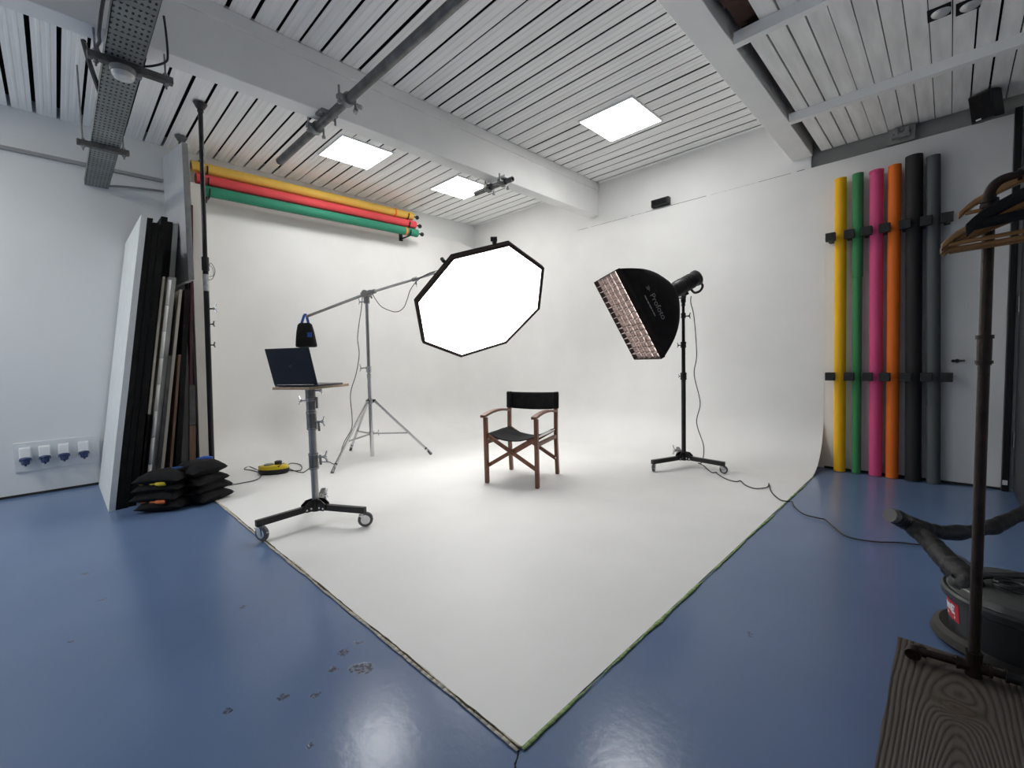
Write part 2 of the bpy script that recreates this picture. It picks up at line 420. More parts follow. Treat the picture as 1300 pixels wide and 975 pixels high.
# slatted ceiling: planks run along x with two raised ribs each and an open joint between
mb = MB(); pitch = .1525; y = 3.651-.1525*54
k = 0
while y < YB+.02:
    random.seed(100+k); g = random.choice((.018, .020, .024, .015, .026)); g2 = g*.5
    a, b = y+g2, y+pitch-g2; zz = ZC+random.uniform(-.002, .002)
    w = b-a; prof = [(a, zz+.004), (a, zz)]
    for cx in (.30, .68):
        c = a+w*cx; prof += [(c-.013, zz), (c-.006, zz-.0035), (c+.006, zz-.0035), (c+.013, zz)]
    prof += [(b, zz), (b, zz+.004)]
    mb.m = 0
    mb.prism(prof, XL, -1.02, ((0, 1, 0), (0, 0, 1), (1, 0, 0), (0, 0, 0)))
    y += pitch; k += 1
mb.m = 1; mb.box((XL, YF, ZC+.10), (-1.0, YB+.02, ZC+.16))
struct('ceiling', mb, [CEILP, DARK], angle=20)
# boarded lower ceiling over the right hand side
mb = MB(); x = -.926; k = 0; ZB = 3.045
while x < XR:
    random.seed(300+k); g = random.choice((.004, .005, .011, .006, .015, .005))
    y0 = 2.99 if k == 0 else YF
    mb.m = 0; mb.box((x+g/2, y0, ZB+random.uniform(-.002, .002)), (x+.0995-g/2, YB+.02, ZB+.022)); x += .0995; k += 1
mb.m = 1; mb.box((-.99, YF, ZB+.14), (XR, YB+.02, ZB+.2))
struct('ceiling_boarded', mb, [BOARDP, DARK])
RED = mat('bare_joist', (.10, .06, .045), .8, var=.3)
mb = MB().box((-.95, 1.6, ZB+.05), (-.83, 3.0, ZB+.13)); mb.box((-.95, 2.55, ZB+.03), (-.84, 2.75, ZB+.05)); struct('ceiling_joist', mb, RED)
for i, yy in enumerate((4.255, 2.965, 1.675, .385)):
    mb = MB().box((-.965, yy-.025, 2.975), (XR, yy+.025, ZB)); struct('trim_batten_%d' % (i+1), mb, BEAMP)
mb = MB().box((-3.57, YF, 3.03), (-3.42, YB+.02, ZC+.02)); mb.box((-3.425, YF, 3.36), (-3.408, YB+.02, ZC-.003)); struct('ceiling_beam_large', mb, BEAMP, bevel=.006)
mb = MB().box((-1.158, YF, 3.02), (-.985, YB+.02, 3.6)); struct('ceiling_beam_right', mb, BEAMP, bevel=.005)
mb = MB(); random.seed(12); x = -3.75
while x < -1.1:
    w = random.uniform(.05, .3); mb.box((x, YB+.0005, 2.903), (min(x+w, -1.05), YB+.0225, 2.903+random.uniform(.003, .007))); x += w+random.choice((.004, .01, .05))
struct('trim_panel_crack', mb, DIRT)

# dark door and its post at the right end of the back wall
mb = MB().box((.312, YB-.05, 0), (.352, YB+.004, 2.93)); struct('door_1_frame', mb, BLACKM, bevel=.004)
mb = MB().box((.315, YB-.06, .055), (.342, YB-.05, .09)); struct('trim_white_stop', mb, WHITEPL)
dr = MB().box((.372, 4.25, .02), (.41, YB-.02, 2.93)); d1 = struct('door_1', dr, DOORM, bevel=.004)
mb = MB()
for zz in (.35, 1.4, 2.5): mb.cyl((.37, YB-.03, zz), (.37, YB-.03, zz+.12), .009)
mb.build('hinge', STEEL, d1)

# ------------------------------------------------------------------ lamps in the ceiling
def light(x, y, label, emat):
    t = thing('ceiling_light', label, 'ceiling light', (x, y, ZC-.008), 'square ceiling light panels')
    h = .298; w = .014; mb = MB()
    for a, b in (((-h, -h), (h, -h+w)), ((-h, h-w), (h, h)), ((-h, -h+w), (-h+w, h-w)), ((h-w, -h+w), (h, h-w))):
        mb.box((x+a[0], y+a[1], ZC-.016), (x+b[0], y+b[1], ZC+.002))
    mb.build('frame', WHITEPL, t)
    MB().box((x-h+w, y-h+w, ZC-.012), (x+h-w, y+h-w, ZC-.002)).build('diffuser', emat, t)
light(-4.755, 2.46, 'square white ceiling light just above the end of the long steel tube', E_PANEL)
light(-4.755, 3.95, 'square white ceiling light beside the short tube stub, near the back corner', E_PANEL)
light(-2.37, 4.03, 'square white ceiling light between the two beams', E_PANEL)
light(-4.755, -1.75, 'square white ceiling light above the socket end of the left wall', E_PANEL_B)
light(-4.755, -2.40, 'added square ceiling light, out of view towards the front wall', E_PANEL_B)  # second panel added out of view to brighten the left wall

# added glowing window, out of view in the front wall, to lift ambient light
WINDOW_GLOW = emis('added_window_glow', (.84, .94, 1.0), 1.0)
WX0, WX1, WZ0, WZ1 = -5.5, -2.9, 1.0, 2.7
mb = MB()
for a, b in (((WX0-.06, WZ0-.06), (WX1+.06, WZ0)), ((WX0-.06, WZ1), (WX1+.06, WZ1+.06)), ((WX0-.06, WZ0), (WX0, WZ1)), ((WX1, WZ0), (WX1+.06, WZ1)), ((-4.23, WZ0), (-4.17, WZ1))):
    mb.box((a[0], YF-.005, a[1]), (b[0], YF+.05, b[1]))
win = struct('added_window_1', mb, WHITEPL)
MB().box((WX0, YF+.005, WZ0), (WX1, YF+.015, WZ1)).build('added_window_pane', WINDOW_GLOW, win)

# ------------------------------------------------------------------ director's chair
def director_chair():
    t = thing('director_chair', "dark wooden folding director's chair with black canvas seat and back, standing on the white floor", 'chair', (0, 0, 0))
    W, D = .248, .248; lw = .016
    def leg(sx, front):
        mb = MB(); yb = -D if front else D
        top = .602 if front else .800
        if front:
            mb.bar((sx*W, yb, 0), (sx*W, yb, top), lw*2, .042, (0, 1, 0))
        else:
            mb.bar((sx*W, yb+.028, 0), (sx*W, yb, .36), lw*2, .042, (0, 1, 0)); mb.bar((sx*W, yb, .34), (sx*W, yb+.022, top), lw*2, .04, (0, 1, 0))
        o = mb.build('leg', CHAIRW, t, bevel=.004)
        f = MB(); f.cyl((sx*W, yb+(0 if front else .028), -.002), (sx*W, yb+(0 if front else .028), .006), .016, n=12); f.build('foot_pad', BLACKP, o)
    for sx in (-1, 1):
        leg(sx, True); leg(sx, False)
        # arched armrest
        mb = MB(); n = 14; top = []; bot = []
        for i in range(n+1):
            u = i/n; yy = -D-.055+(2*D+.055)*u; zz = .602+.042*math.sin(PI*(.12+.78*u))
            hw = .024-.006*u
            top.append((yy, zz+.011, hw)); bot.append((yy, zz-.011, hw))
        for (ya, za, ha), (yb, zb, hb), (yc, zc, hc), (yd, zd, hd) in zip(top, top[1:], bot, bot[1:]):
            c = sx*W; mb.hexa([(c-hc, yc, zc), (c+hc, yc, zc), (c+hd, yd, zd), (c-hd, yd, zd), (c-ha, ya, za), (c+ha, ya, za), (c+hb, yb, zb), (c-hb, yb, zb)])
        mb.build('armrest', CHAIRW, t, angle=50)
        MB().bar((sx*W, -D, .375), (sx*W, D, .375), .024, .036).build('side_rail', CHAIRW, t, bevel=.003)
    for yy, s in ((-D+.028, 1), (-D+.002, -1), (D-.030, 1), (D-.004, -1)):
        mb = MB().bar((-s*W, yy, .155), (s*(W-.02), yy, .435), .034, .018, (0, 1, 0))
        o = mb.build('cross_brace', CHAIRW, t, bevel=.003)
        MB().cyl((-s*W, yy-.014, .165), (-s*W, yy+.014, .165), .008, n=10).build('bolt', CHROME, o)
    def seat(u, v):
        x = -W+.006+(2*W-.012)*u; yy = -D+.01+(2*D-.02)*v
        z = .452-.066*(1-(2*u-1)**2)*(1-.15*math.cos(PI*v)) + .004*noise.noise(V((u*4, v*4, 1)))
        return V((x, yy, z))
    MB().grid(seat, 22, 18).build('seat', BLACKF, t, solid=.007, angle=70)
    def back(u, v):
        x = -W-.02+(2*W+.04)*u; z = .640+.160*v-.014*(1-(2*u-1)**2)*(1.25-.7*v) + (.004 if (u < .04 or u > .96) else 0)
        yy = D+.022*(.6+.4*v)+.045*(1-(2*u-1)**2)*.8-.002+.004*noise.noise(V((u*5, v*3, 4)))
        return V((x, yy, z))
    MB().grid(back, 22, 8).build('backrest', BLACKF, t, solid=.010, angle=70)
    for sx in (-1, 1):
        mb = MB().bar((sx*W, D+.014, .638), (sx*W, D+.023, .801), .052, .050, (0, 1, 0)); mb.build('back_sleeve', BLACKF, t, bevel=.012)
        mb = MB().tube([(sx*(W-.004), -D+.01, .442), (sx*(W-.004), D-.01, .442)], .011, sm=0); mb.build('seat_rail', CHROME, t)
    t.location = (-2.855, 3.023, .0065); t.rotation_euler = (0, 0, math.atan2(.330, .944))
director_chair()

# ------------------------------------------------------------------ rolling stands
def caster(parent, x, y, ztop, r, az, metal):
    d = V((math.cos(az), math.sin(az), 0)); s = V((-d.y, d.x, 0)); c = V((x, y, r+.0065))+d*r*.35
    mb = MB(); mb.cyl((x, y, ztop-.012), (x, y, ztop), .016, n=14)
    for k in (-1, 1):
        q = V((x, y, 0))+s*k*.019
        mb.hexa([q-d*.018-s*.0015+V((0, 0, ztop-.014)), q+d*.02-s*.0015+V((0, 0, ztop-.014)), q+d*.02+s*.0015+V((0, 0, ztop-.014)), q-d*.018+s*.0015+V((0, 0, ztop-.014))] and
                [q-s*.0015+d*r*.2+V((0, 0, r*.85)), q-s*.0015+d*r*.6+V((0, 0, r*.85)), q+s*.0015+d*r*.6+V((0, 0, r*.85)), q+s*.0015+d*r*.2+V((0, 0, r*.85)),
                 q-d*.02-s*.0015+V((0, 0, ztop-.010)), q+d*.024-s*.0015+V((0, 0, ztop-.010)), q+d*.024+s*.0015+V((0, 0, ztop-.010)), q-d*.02+s*.0015+V((0, 0, ztop-.010))])
    mb.obox((x, y, ztop-.012), (.05, .042, .006), Matrix.Rotation(az, 3, 'Z'))
    # brake pedal
    mb.bar(V((x, y, ztop-.022))-d*.004, V((x, y, ztop-.034))+d*(r*1.35), .022, .005)
    o = mb.build('caster', metal, parent, angle=40)
    wb = MB(); wb.lathe([(r*.35, -.013), (r*.92, -.013), (r, -.008), (r, .008), (r*.92, .013), (r*.35, .013)], c, s, n=28)
    wb.build('wheel', RUBBER, o)
    hb = MB(); hb.cyl(c-s*.0155, c+s*.0155, r*.62, n=22); hb.build('wheel_hub', metal, o)
def wing_knob(parent, p, d, m, size=.03):
    d = V(d).normalized(); p = V(p); mb = MB(); mb.cyl(p, p+d*size*1.1, size*.18, n=10)
    s = V((0, 0, 1)); q = p+d*size*1.1
    mb.bar(q-s*size*.15, q+s*size*.95+d*size*.35, size*.36, size*.16, tuple(d)); mb.bar(q+s*size*.15, q-s*size*.75+d*size*.35, size*.36, size*.16, tuple(d))
    mb.ball(q, size*.32, 10, 6)
    mb.build('wing_knob', m, parent)
def rolling_stand(t, x, y, zc, legs, L, r, segs, colm, legm, metal, knobs, hubr):
    # column sections
    rmin = min(q[2] for q in segs)
    for (z0, z1, rad) in segs:
        wide = rad > rmin*1.2
        MB().cyl((x, y, z0), (x, y, z1), rad, n=24).build('column_collar' if wide else 'column_section', COLLAR if wide and colm is STEEL else colm, t)
        if wide: MB().pipe((x, y, z0+.004), (x, y, z0+.012), rad+.0025, rad-.002).build('ring', colm, t); MB().pipe((x, y, z1-.014), (x, y, z1-.005), rad+.0025, rad-.002).build('ring', colm, t)
    hubb = MB()
    hubb.cyl((x, y, zc-.03), (x, y, zc+.045), hubr*.62, n=18)
    for az in legs:
        d = V((math.cos(az), math.sin(az), 0)); s = V((-d.y, d.x, 0))
        for k in (-1, 1):
            pts = [(.0, -.022), (hubr*1.6, -.022), (hubr*1.9, .0), (hubr*1.8, .03), (hubr*1.15, .055), (.0, .058)]
            hubb.prism(pts, k*.021-.003, k*.021+.003, (d, (0, 0, 1), s, (x, y, zc)))
    hb = hubb.build('hub', legm, t, angle=35)
    for az in legs:
        d = V((math.cos(az), math.sin(az), 0)); s = V((-d.y, d.x, 0))
        for rr, zz in ((hubr*.95, .0), (hubr*1.55, -.004)):
            q = V((x, y, zc+zz))+d*rr; MB().cyl(q-s*.028, q+s*.028, .007, n=10).build('bolt', metal, hb)
    for az, caz in legs.items():
        d = V((math.cos(az), math.sin(az), 0)); p = V((x, y, zc)); e = p+d*L
        MB().bar(p+d*.03, e, .034, .042).build('leg', legm, t, bevel=.003)
        e2 = p+d*(L-.022); caster(t, e2.x, e2.y, zc-.021, r, caz, metal)
    for z, az, sz, rr in knobs: wing_knob(t, (x+rr*math.cos(az), y+rr*math.sin(az), z), (math.cos(az), math.sin(az), 0), metal, sz)
R_ = math.radians
CAMR = R_(44.5)      # direction that runs to the right across the picture
lx, ly = -3.197, 1.236
t = thing('laptop_stand', 'silver rolling stand with black wheeled legs carrying a plywood tray with a laptop', 'stand', (lx, ly, 0))
rolling_stand(t, lx, ly, .122, {R_(-82): R_(25), R_(28): R_(60), R_(150): R_(150)}, .405, .050,
              [(.15, .42, .0235), (.39, .505, .0315), (.50, .68, .0260), (.672, .80, .0330), (.80, .885, .0300), (.88, .965, .0330)], STEEL, BLACKM, CHROME,
              [(.475, CAMR, .045, .032), (.725, CAMR, .04, .032), (.875, CAMR+PI, .036, .030), (.945, CAMR, .036, .032), (.20, R_(75), .035, .03)], .052)
for a, za, b, zb in ((.042, .82, .042, .90), (.05, .66, .045, .73), (.05, .42, .046, .49)):
    MB().bar((lx+a*math.cos(CAMR), ly+a*math.sin(CAMR), za), (lx+b*math.cos(CAMR), ly+b*math.sin(CAMR), zb), .012, .012).build('locking_lever', GREYM, t)
# tray
az = R_(27)
H = V((math.cos(az), math.sin(az), 0)); B = V((-math.sin(az), math.cos(az), 0))
Rm = Matrix((H, B, V((0, 0, 1)))).transposed()
tr = MB().obox((lx+.012, ly+.012, .974), (.30, .40, .018), Rm)
tray = tr.build('tray', TRAYW, t, bevel=.002)
MB().cyl((lx, ly, .955), (lx, ly, .966), .06, n=20).build('tray_mount', GREYM, tray)
# laptop
t = thing('laptop', 'open dark laptop on the plywood tray with its lid towards the camera', 'laptop', (lx, ly, .983))
c0 = V((lx, ly, .984))-B*.195+H*.062
W = .350; Dp = .245
mb = MB().obox(c0+B*Dp/2+V((0, 0, .0085)), (W, Dp, .013), Rm); base = mb.build('base', LAPTOP, t, bevel=.004)
mb = MB().obox(c0+B*(.02+.055)+V((0, 0, .0152)), (W*.80, .10, .001), Rm); mb.build('keyboard', LOGO, base)
mb = MB().obox(c0+B*(.185)+V((0, 0, .0152)), (W*.4, .09, .0006), Rm); mb.build('trackpad', GREYB, base)
tl = R_(15); up = V((0, 0, 1))*math.cos(tl)-B*math.sin(tl); nn = up.cross(H).normalized()    # nn points to the back of the lid
if nn.dot(B) > 0: nn = -nn
Rl = Matrix((H, up, H.cross(up))).transposed()
hc = c0+V((0, 0, .013))
lid = MB().obox(hc+up*.124, (W, .248, .007), Rl).build('lid', LAPTOP, t, bevel=.003)
MB().obox(hc+up*.124-nn*.0042, (W*.96, .232, .0006), Rl).build('screen', LOGO, lid)
# mark on the lid: apple outline with a bite and a leaf
poly = []
for i in range(40):
    a = 2*PI*i/40; r = .0135*(1+.10*math.cos(2*a)-.14*math.exp(-((a-PI/2)/.35)**2)-.10*math.exp(-((a-3*PI/2)/.3)**2))
    p = V((math.cos(a)*r, math.sin(a)*r, 0)); q = p-V((.0175, .003, 0))
    if q.length < .0075: p = V((.0175, .003, 0))+q.normalized()*.0075
    poly.append((p.x, p.y))
O = hc+up*.128+nn*.0037
X = -H if (H.cross(up)).dot(nn) < 0 else H
lm = MB().prism(poly, 0, .0006, (X, up, nn, O)); lm.prism([(.001, .0155), (.006, .018), (.008, .024), (.003, .0215)], 0, .0006, (X, up, nn, O))
lm.build('logo', LOGO, lid)
MB().cyl(hc-H*W*.42, hc+H*W*.42, .0055, n=12).build('hinge', LOGO, lid)

# black stand with the strip softbox
sx_, sy_ = -1.909, 4.407
t = thing('light_stand', 'black rolling light stand under the rectangular softbox, beside the back wall curve', 'stand', (sx_, sy_, 0))
rolling_stand(t, sx_, sy_, .098, {R_(-110): R_(-70), R_(-8): R_(20), R_(122): R_(122)}, .42, .036,
              [(.12, .90, .0215), (.885, .955, .029), (.95, 1.22, .0185), (1.205, 1.265, .026), (1.26, 1.52, .0155), (1.50, 1.55, .022), (1.54, 1.64, .014), (1.62, 1.672, .018)], BLACKM, BLACKM, CHROME,
              [(.17, CAMR+PI, .055, .03)], .048)
for z, a, s in ((1.23, CAMR+PI, .028), (.92, CAMR+PI, .02), (1.52, CAMR, .034)):
    wing_knob(t, (sx_+.02*math.cos(a), sy_+.02*math.sin(a), z), (math.cos(a), math.sin(a), 0), BLACKP, s)

# rectangular softbox: local frame x (short side), y (long side, up), n (towards the front)
sc_ = V((-2.21, 3.883, 1.516)); sn = V((-.539, -.70, -.468)).normalized()
syv = V((-.291, -.366, .884)); syv = (syv-sn*syv.dot(sn)).normalized(); sxv = syv.cross(sn)
FR = Matrix((sxv, syv, sn)).transposed()
def S(x, y, n): return sc_+FR @ V((x, y, n))
t = thing('rectangular_softbox', 'black rectangular softbox with a fabric grid tinted pinkish by its glow and a grey printed name on its side', 'softbox', tuple(sc_))
DEP = .50
def sprof(u): return .5*(1-u)+.5*max(0., 1-u**2.6)**.6
mb = MB(); NU = 14; ring = []
def rect_pt(k, s, u):
    # superellipse outline: square at the front, round at the ring
    a = 2*PI*k/48; e = 2.2+38*(1-u)**2
    ca, sa = math.cos(a), math.sin(a); q = (abs(ca)**e+abs(sa)**e)**(-1/e)
    hx = .3*s+.074*(1-s); hy = .45*s+.074*(1-s)
    return ca*q*hx, sa*q*hy
vs = []; fs = []
for j in range(NU+1):
    u = j/NU; s = sprof(u)
    for k in range(48):
        x, y = rect_pt(k, s, u); vs.append(S(x, y, -DEP*u))
for j in range(NU):
    for k in range(48): fs.append((j*48+k, j*48+(k+1) % 48, (j+1)*48+(k+1) % 48, (j+1)*48+k))
mb.add(vs, fs); sh = mb.build('shell', BLACKF, t, angle=50, solid=.004)
# front lip
mb = MB(); o = []
def lip(z, k):
    a = [(-.3, -.45), (.3, -.45), (.3, .45), (-.3, .45)]; return [S(x*k, y*k, z) for x, y in a]
mb.add(lip(0, 1)+lip(.045, 1.0)+lip(.045, .985)+lip(0, .985), [(i, (i+1) % 4, 4+(i+1) % 4, 4+i) for i in range(4)]+[(4+i, 4+(i+1) % 4, 8+(i+1) % 4, 8+i) for i in range(4)]+[(8+i, 8+(i+1) % 4, 12+(i+1) % 4, 12+i) for i in range(4)])
mb.build('front_lip', RIM, t)
MB().add([S(-.294, -.444, -.004), S(.294, -.444, -.004), S(.294, .444, -.004), S(-.294, .444, -.004)], [(0, 1, 2, 3)]).build('diffuser', E_STRIP, t, fix=False)
# egg crate grid of limp fabric
mb = MB(); nx_, ny_ = 5, 15; random.seed(5)
def jit(i, j, z): return V((.010*noise.noise(V((i*1.7, j*1.3, z*30))), +.012*noise.noise(V((i*1.1+7, j*1.9, z*30))), 0))*(1 if z > 0 else .3)
def gp(i, j, z):
    q = V((-.295+.59*i/nx_, -.445+.89*j/ny_, z))+(jit(i, j, z) if 0 < i < nx_ and 0 < j < ny_ else V((0, 0, 0)))
    sag = .010*math.sin(PI*j/ny_)*(1 if z > 0 else 0)
    return S(q.x, q.y, q.z-sag*0)
ZS = (-.002, .022, .045)
for i in range(1, nx_):
    for j in range(ny_):
        for a, b in zip(ZS, ZS[1:]): mb.add([gp(i, j, a), gp(i, j+1, a), gp(i, j+1, b), gp(i, j, b)], [(0, 1, 2, 3)])
for j in range(1, ny_):
    for i in range(nx_):
        for a, b in zip(ZS, ZS[1:]): mb.add([gp(i, j, a), gp(i+1, j, a), gp(i+1, j, b), gp(i, j, b)], [(0, 1, 2, 3)])
mb.build('fabric_grid', GRIDF, t, solid=.003, angle=60)
MB().pipe(S(0, 0, -DEP-.035), S(0, 0, -DEP+.01), .076, .05).build('speed_ring', BLACKM, t)
# printed name, wrapped on the side panel
def text_mesh(txt, size):
    cu = bpy.data.curves.new('lettering', 'FONT'); cu.body = txt; cu.size = size; cu.align_x = 'LEFT'; cu.resolution_u = 4
    ob = bpy.data.objects.new('lettering', cu); col.objects.link(ob)
    dg = bpy.context.evaluated_depsgraph_get(); me = bpy.data.meshes.new_from_object(ob.evaluated_get(dg))
    bpy.data.objects.remove(ob)
    vs = [v.co.copy() for v in me.vertices]; fs = [list(p.vertices) for p in me.polygons]; bpy.data.meshes.remove(me)
    return vs, fs
def on_side(tx, ty, y0, n0):
    # text right = -y, text up = -n
    y = y0-tx; n = n0-ty; u = max(0, -n/DEP); s = sprof(u); a = [rect_pt(k, s, u) for k in range(-8, 9)]
    x = max(p[0] for p in a); yy = y
    for (xa, ya), (xb, yb) in zip(a, a[1:]):
        if ya <= yy <= yb: x = xa+(xb-xa)*(yy-ya)/max(1e-6, yb-ya)
    return S(x+.0045, yy, n)
def lettering(name, txt, size, y0, n0, m):
    vs, fs = text_mesh(txt, size); mb = MB(); mb.add([on_side(v.x, v.y, y0, n0) for v in vs], fs); mb.build(name, m, sh, fix=False)
lettering('lettering', 'Profoto', .082, .105, -.150, GREYI)
mb = MB()
def dash(tx0, tx1, ty0, ty1, y0, n0):
    q = [(tx0, ty0), (tx1, ty0), (tx1, ty1), (tx0, ty1)]; mb.add([on_side(a, b, y0, n0) for a, b in q], [(0, 1, 2, 3)])
for k, (a, b, h0) in enumerate(((0, .03, .0), (.008, .046, .012), (0, .03, .024))): dash(a, b, h0, h0+.007, .185, -.155)
mb.build('emblem', GREYI, sh, fix=False)
mb = MB(); xx = .0; random.seed(3)
for wlen in (.05, .03, .045, .02, .04): dash(xx, xx+wlen, 0, .012, .125, -.095); xx += wlen+.006
mb.build('small_print', GREYI, sh, fix=False)

# its flash head
t = thing('flash_head', 'black studio flash head on the black rolling stand, plugged into the rectangular softbox', 'studio flash', tuple(S(0, 0, -.66)))
hd = MB(); hd.lathe([(.060, 0), (.072, .004), (.080, .02), (.080, .085), (.072, .095), (.072, .23), (.078, .236), (.078, .262), (.068, .275), (.06, .278)], S(0, 0, -DEP-.03), -sn, n=32)
hd.build('body', BLACKP, t)
mb = MB(); rg = [S(0, 0, -DEP-.03-d) for d in (.09, .12, .15, .18)]
for p in rg: mb.pipe(p, p-sn*.012, .0765, .068)
mb.build('cooling_fins', BLACKM, t)
e = S(0, 0, -DEP-.23)
dn = (V((0, 0, -1))-sn*V((0, 0, -1)).dot(sn)).normalized()
mb = MB().tube([e+dn*.070+sn*.05, e+dn*.118+sn*.03, e+dn*.128-sn*.03, e+dn*.095-sn*.075, e+dn*.035-sn*.06], .012, n=8); mb.build('handle', BLACKP, t)
mb = MB(); st = V((sx_, sy_, 1.655)); hp = S(0, 0, -DEP-.11)
mb.cyl(st, st+V((0, 0, .05)), .024, n=16); mb.bar(st+V((0, 0, .04)), hp+dn*.055, .045, .035); mb.obox(hp+dn*.062, (.07, .07, .03), FR)
yk = mb.build('tilt_bracket', BLACKM, t, bevel=.004)
wing_knob(yk, (sx_-.02*math.cos(CAMR), sy_-.02*math.sin(CAMR), 1.70), (-math.cos(CAMR), -math.sin(CAMR), 0), BLACKP, .035)
mb = MB(); mb.obox(e+V((sxv.x, sxv.y, 0))*.0-sn*.016, (.085, .06, .004), FR); mb.build('control_panel', GREYB, t)

# ------------------------------------------------------------------ boom stand
bx, by = -4.838, 2.548
t = thing('boom_stand', 'chrome tripod boom stand with a long sloping arm that carries the glowing octagonal softbox', 'boom stand', (bx, by, 0))
px, py, pz = -4.853, 2.565, 1.931
MB().cyl((bx, by, .03), (bx, by, .98), .0225, n=22).build('column_section', CHROME, t)
MB().cyl((bx, by, .96), (px, py, 1.86), .0185, n=22).build('column_section', STEEL, t)
mb = MB().cyl((bx, by, .655), (bx, by, .715), .034, n=22); mb.cyl((bx, by, 1.02), (bx, by, 1.09), .030, n=22); mb.cyl((bx, by, .95), (bx, by, 1.0), .026, n=22)
co = mb.build('collar', CHROME, t)
wing_knob(t, (bx-.03*math.cos(CAMR), by-.03*math.sin(CAMR), 1.07), (-math.cos(CAMR), -math.sin(CAMR), 0), CHROME, .05)
feet = [(-4.515, 1.923), (-4.458, 3.116), (-5.504, 2.598)]
for fx, fy in feet:
    d = V((fx-bx, fy-by, 0)).normalized(); a = V((bx, by, .685))+d*.05; b = V((fx, fy, .018)); m = a.lerp(b, .60)
    mb = MB().cyl(a, b, .0155, n=14); lg = mb.build('leg', CHROME, t)
    MB().bar(V((bx, by, .685)), a+d*.012, .028, .034).build('leg_bracket', BLACKM, lg)
    MB().cyl(b+(a-b).normalized()*.055, V((fx, fy, .006)), .016, .017, n=14).build('rubber_foot', RUBBER, lg)
    MB().cyl(b+(a-b).normalized()*.085, b+(a-b).normalized()*.10, .0165, n=14).build('leg_clip', BLACKP, lg)
    MB().bar((bx+d.x*.02, by+d.y*.02, .300), m, .024, .012).build('spreader', STEEL, t)
MB().cyl((bx, by, .285), (bx, by, .325), .031, n=20).build('spreader_collar', CHROME, t)
wing_knob(t, (bx+.03*math.cos(CAMR), by+.03*math.sin(CAMR), .305), (math.cos(CAMR), math.sin(CAMR), 0), CHROME, .04)
PV = V((px, py, pz)); E0 = V((-4.03, 3.10, 2.146)); W0 = V((-5.50, 2.125, 1.70))
mb = MB().cyl(W0, PV, .0165, n=18); mb.build('arm', STEEL, t)
mb = MB().cyl(PV, E0, .0145, n=18); mb.build('arm', STEEL, t)
ad = (E0-PV).normalized(); side = ad.cross(V((0, 0, 1))).normalized()
mb = MB(); mb.cyl((px, py, 1.82), (px, py, 1.90), .034, n=18); mb.bar(PV-ad*.06, PV+ad*.075, .052, .052); mb.cyl(PV-side*.05, PV+side*.05, .04, n=20); mb.cyl(PV+ad*.06, PV+ad*.12, .026, n=16)
hd = mb.build('pivot_head', GREYM, t, bevel=.003)
wing_knob(hd, PV-side*.05, -side, CHROME, .05); wing_knob(hd, (px-.03, py-.02, 1.84), (-math.cos(CAMR), -math.sin(CAMR), 0), CHROME, .04)
q = PV+ad*.62; mb = MB().cyl(q-ad*.03, q+ad*.03, .022, n=14); k = mb.build('arm_clamp', GREYM, t); wing_knob(k, q-V((0, 0, .018)), (.3, .3, -1), CHROME, .035)

# counterweight bag on the end of the arm
t = thing('counterweight_bag', 'black weight bag hanging from the low end of the boom arm by a blue strap', 'sandbag', (W0.x, W0.y, W0.z))
mb = MB(); vs = []; n = 28; prof = [(.0, .060, .020), (-.02, .082, .030), (-.10, .098, .052), (-.20, .112, .066), (-.27, .122, .062), (-.285, .118, .045), (-.29, .09, .028)]
cx, cyy, cz = W0.x-.02, W0.y-.015, W0.z-.075
rt = V((math.cos(CAMR), math.sin(CAMR), 0)); fw = V((-rt.y, rt.x, 0))
for dz, a, b in prof:
    for i in range(n):
        th = 2*PI*i/n; ca, sa = math.cos(th), math.sin(th); e = 3.2; r = (abs(ca)**e+abs(sa)**e)**(-1/e)
        sh_ = 1+.06*noise.noise(V((ca*2, sa*2, dz*9)))
        vs.append(V((cx, cyy, cz+dz+.01*noise.noise(V((ca, sa, 3)))*(1 if dz < -.2 else 0)))+rt*(ca*r*a*sh_+dz*-.02)+fw*sa*r*b*sh_)
fs = [(j*n+i, j*n+(i+1) % n, (j+1)*n+(i+1) % n, (j+1)*n+i) for j in range(len(prof)-1) for i in range(n)]+[tuple(range(n)), tuple(range((len(prof)-1)*n, len(prof)*n))]
mb.add(vs, fs); mb.build('bag', BLACKF, t, angle=60)
mb = MB(); c = V((cx, cyy, cz))
for k in (-1, 1):
    a, b = c+rt*k*.045+V((0, 0, -.02)), V((W0.x-.01, W0.y-.008, W0.z+.02)); mb.bar(a, b+rt*k*.012, .030, .006, tuple(fw))
mb.bar(V((W0.x-.01, W0.y-.008, W0.z+.02))-rt*.016, V((W0.x-.01, W0.y-.008, W0.z+.02))+rt*.016, .03, .01, tuple(fw)); mb.build('strap', BLUESTRAP, t)
mb = MB().obox(c+rt*.075-fw*.060+V((0, 0, -.145)), (.05, .006, .055), Matrix((rt, fw, V((0, 0, 1)))).transposed()); mb.build('tag', BLUESTRAP, t)

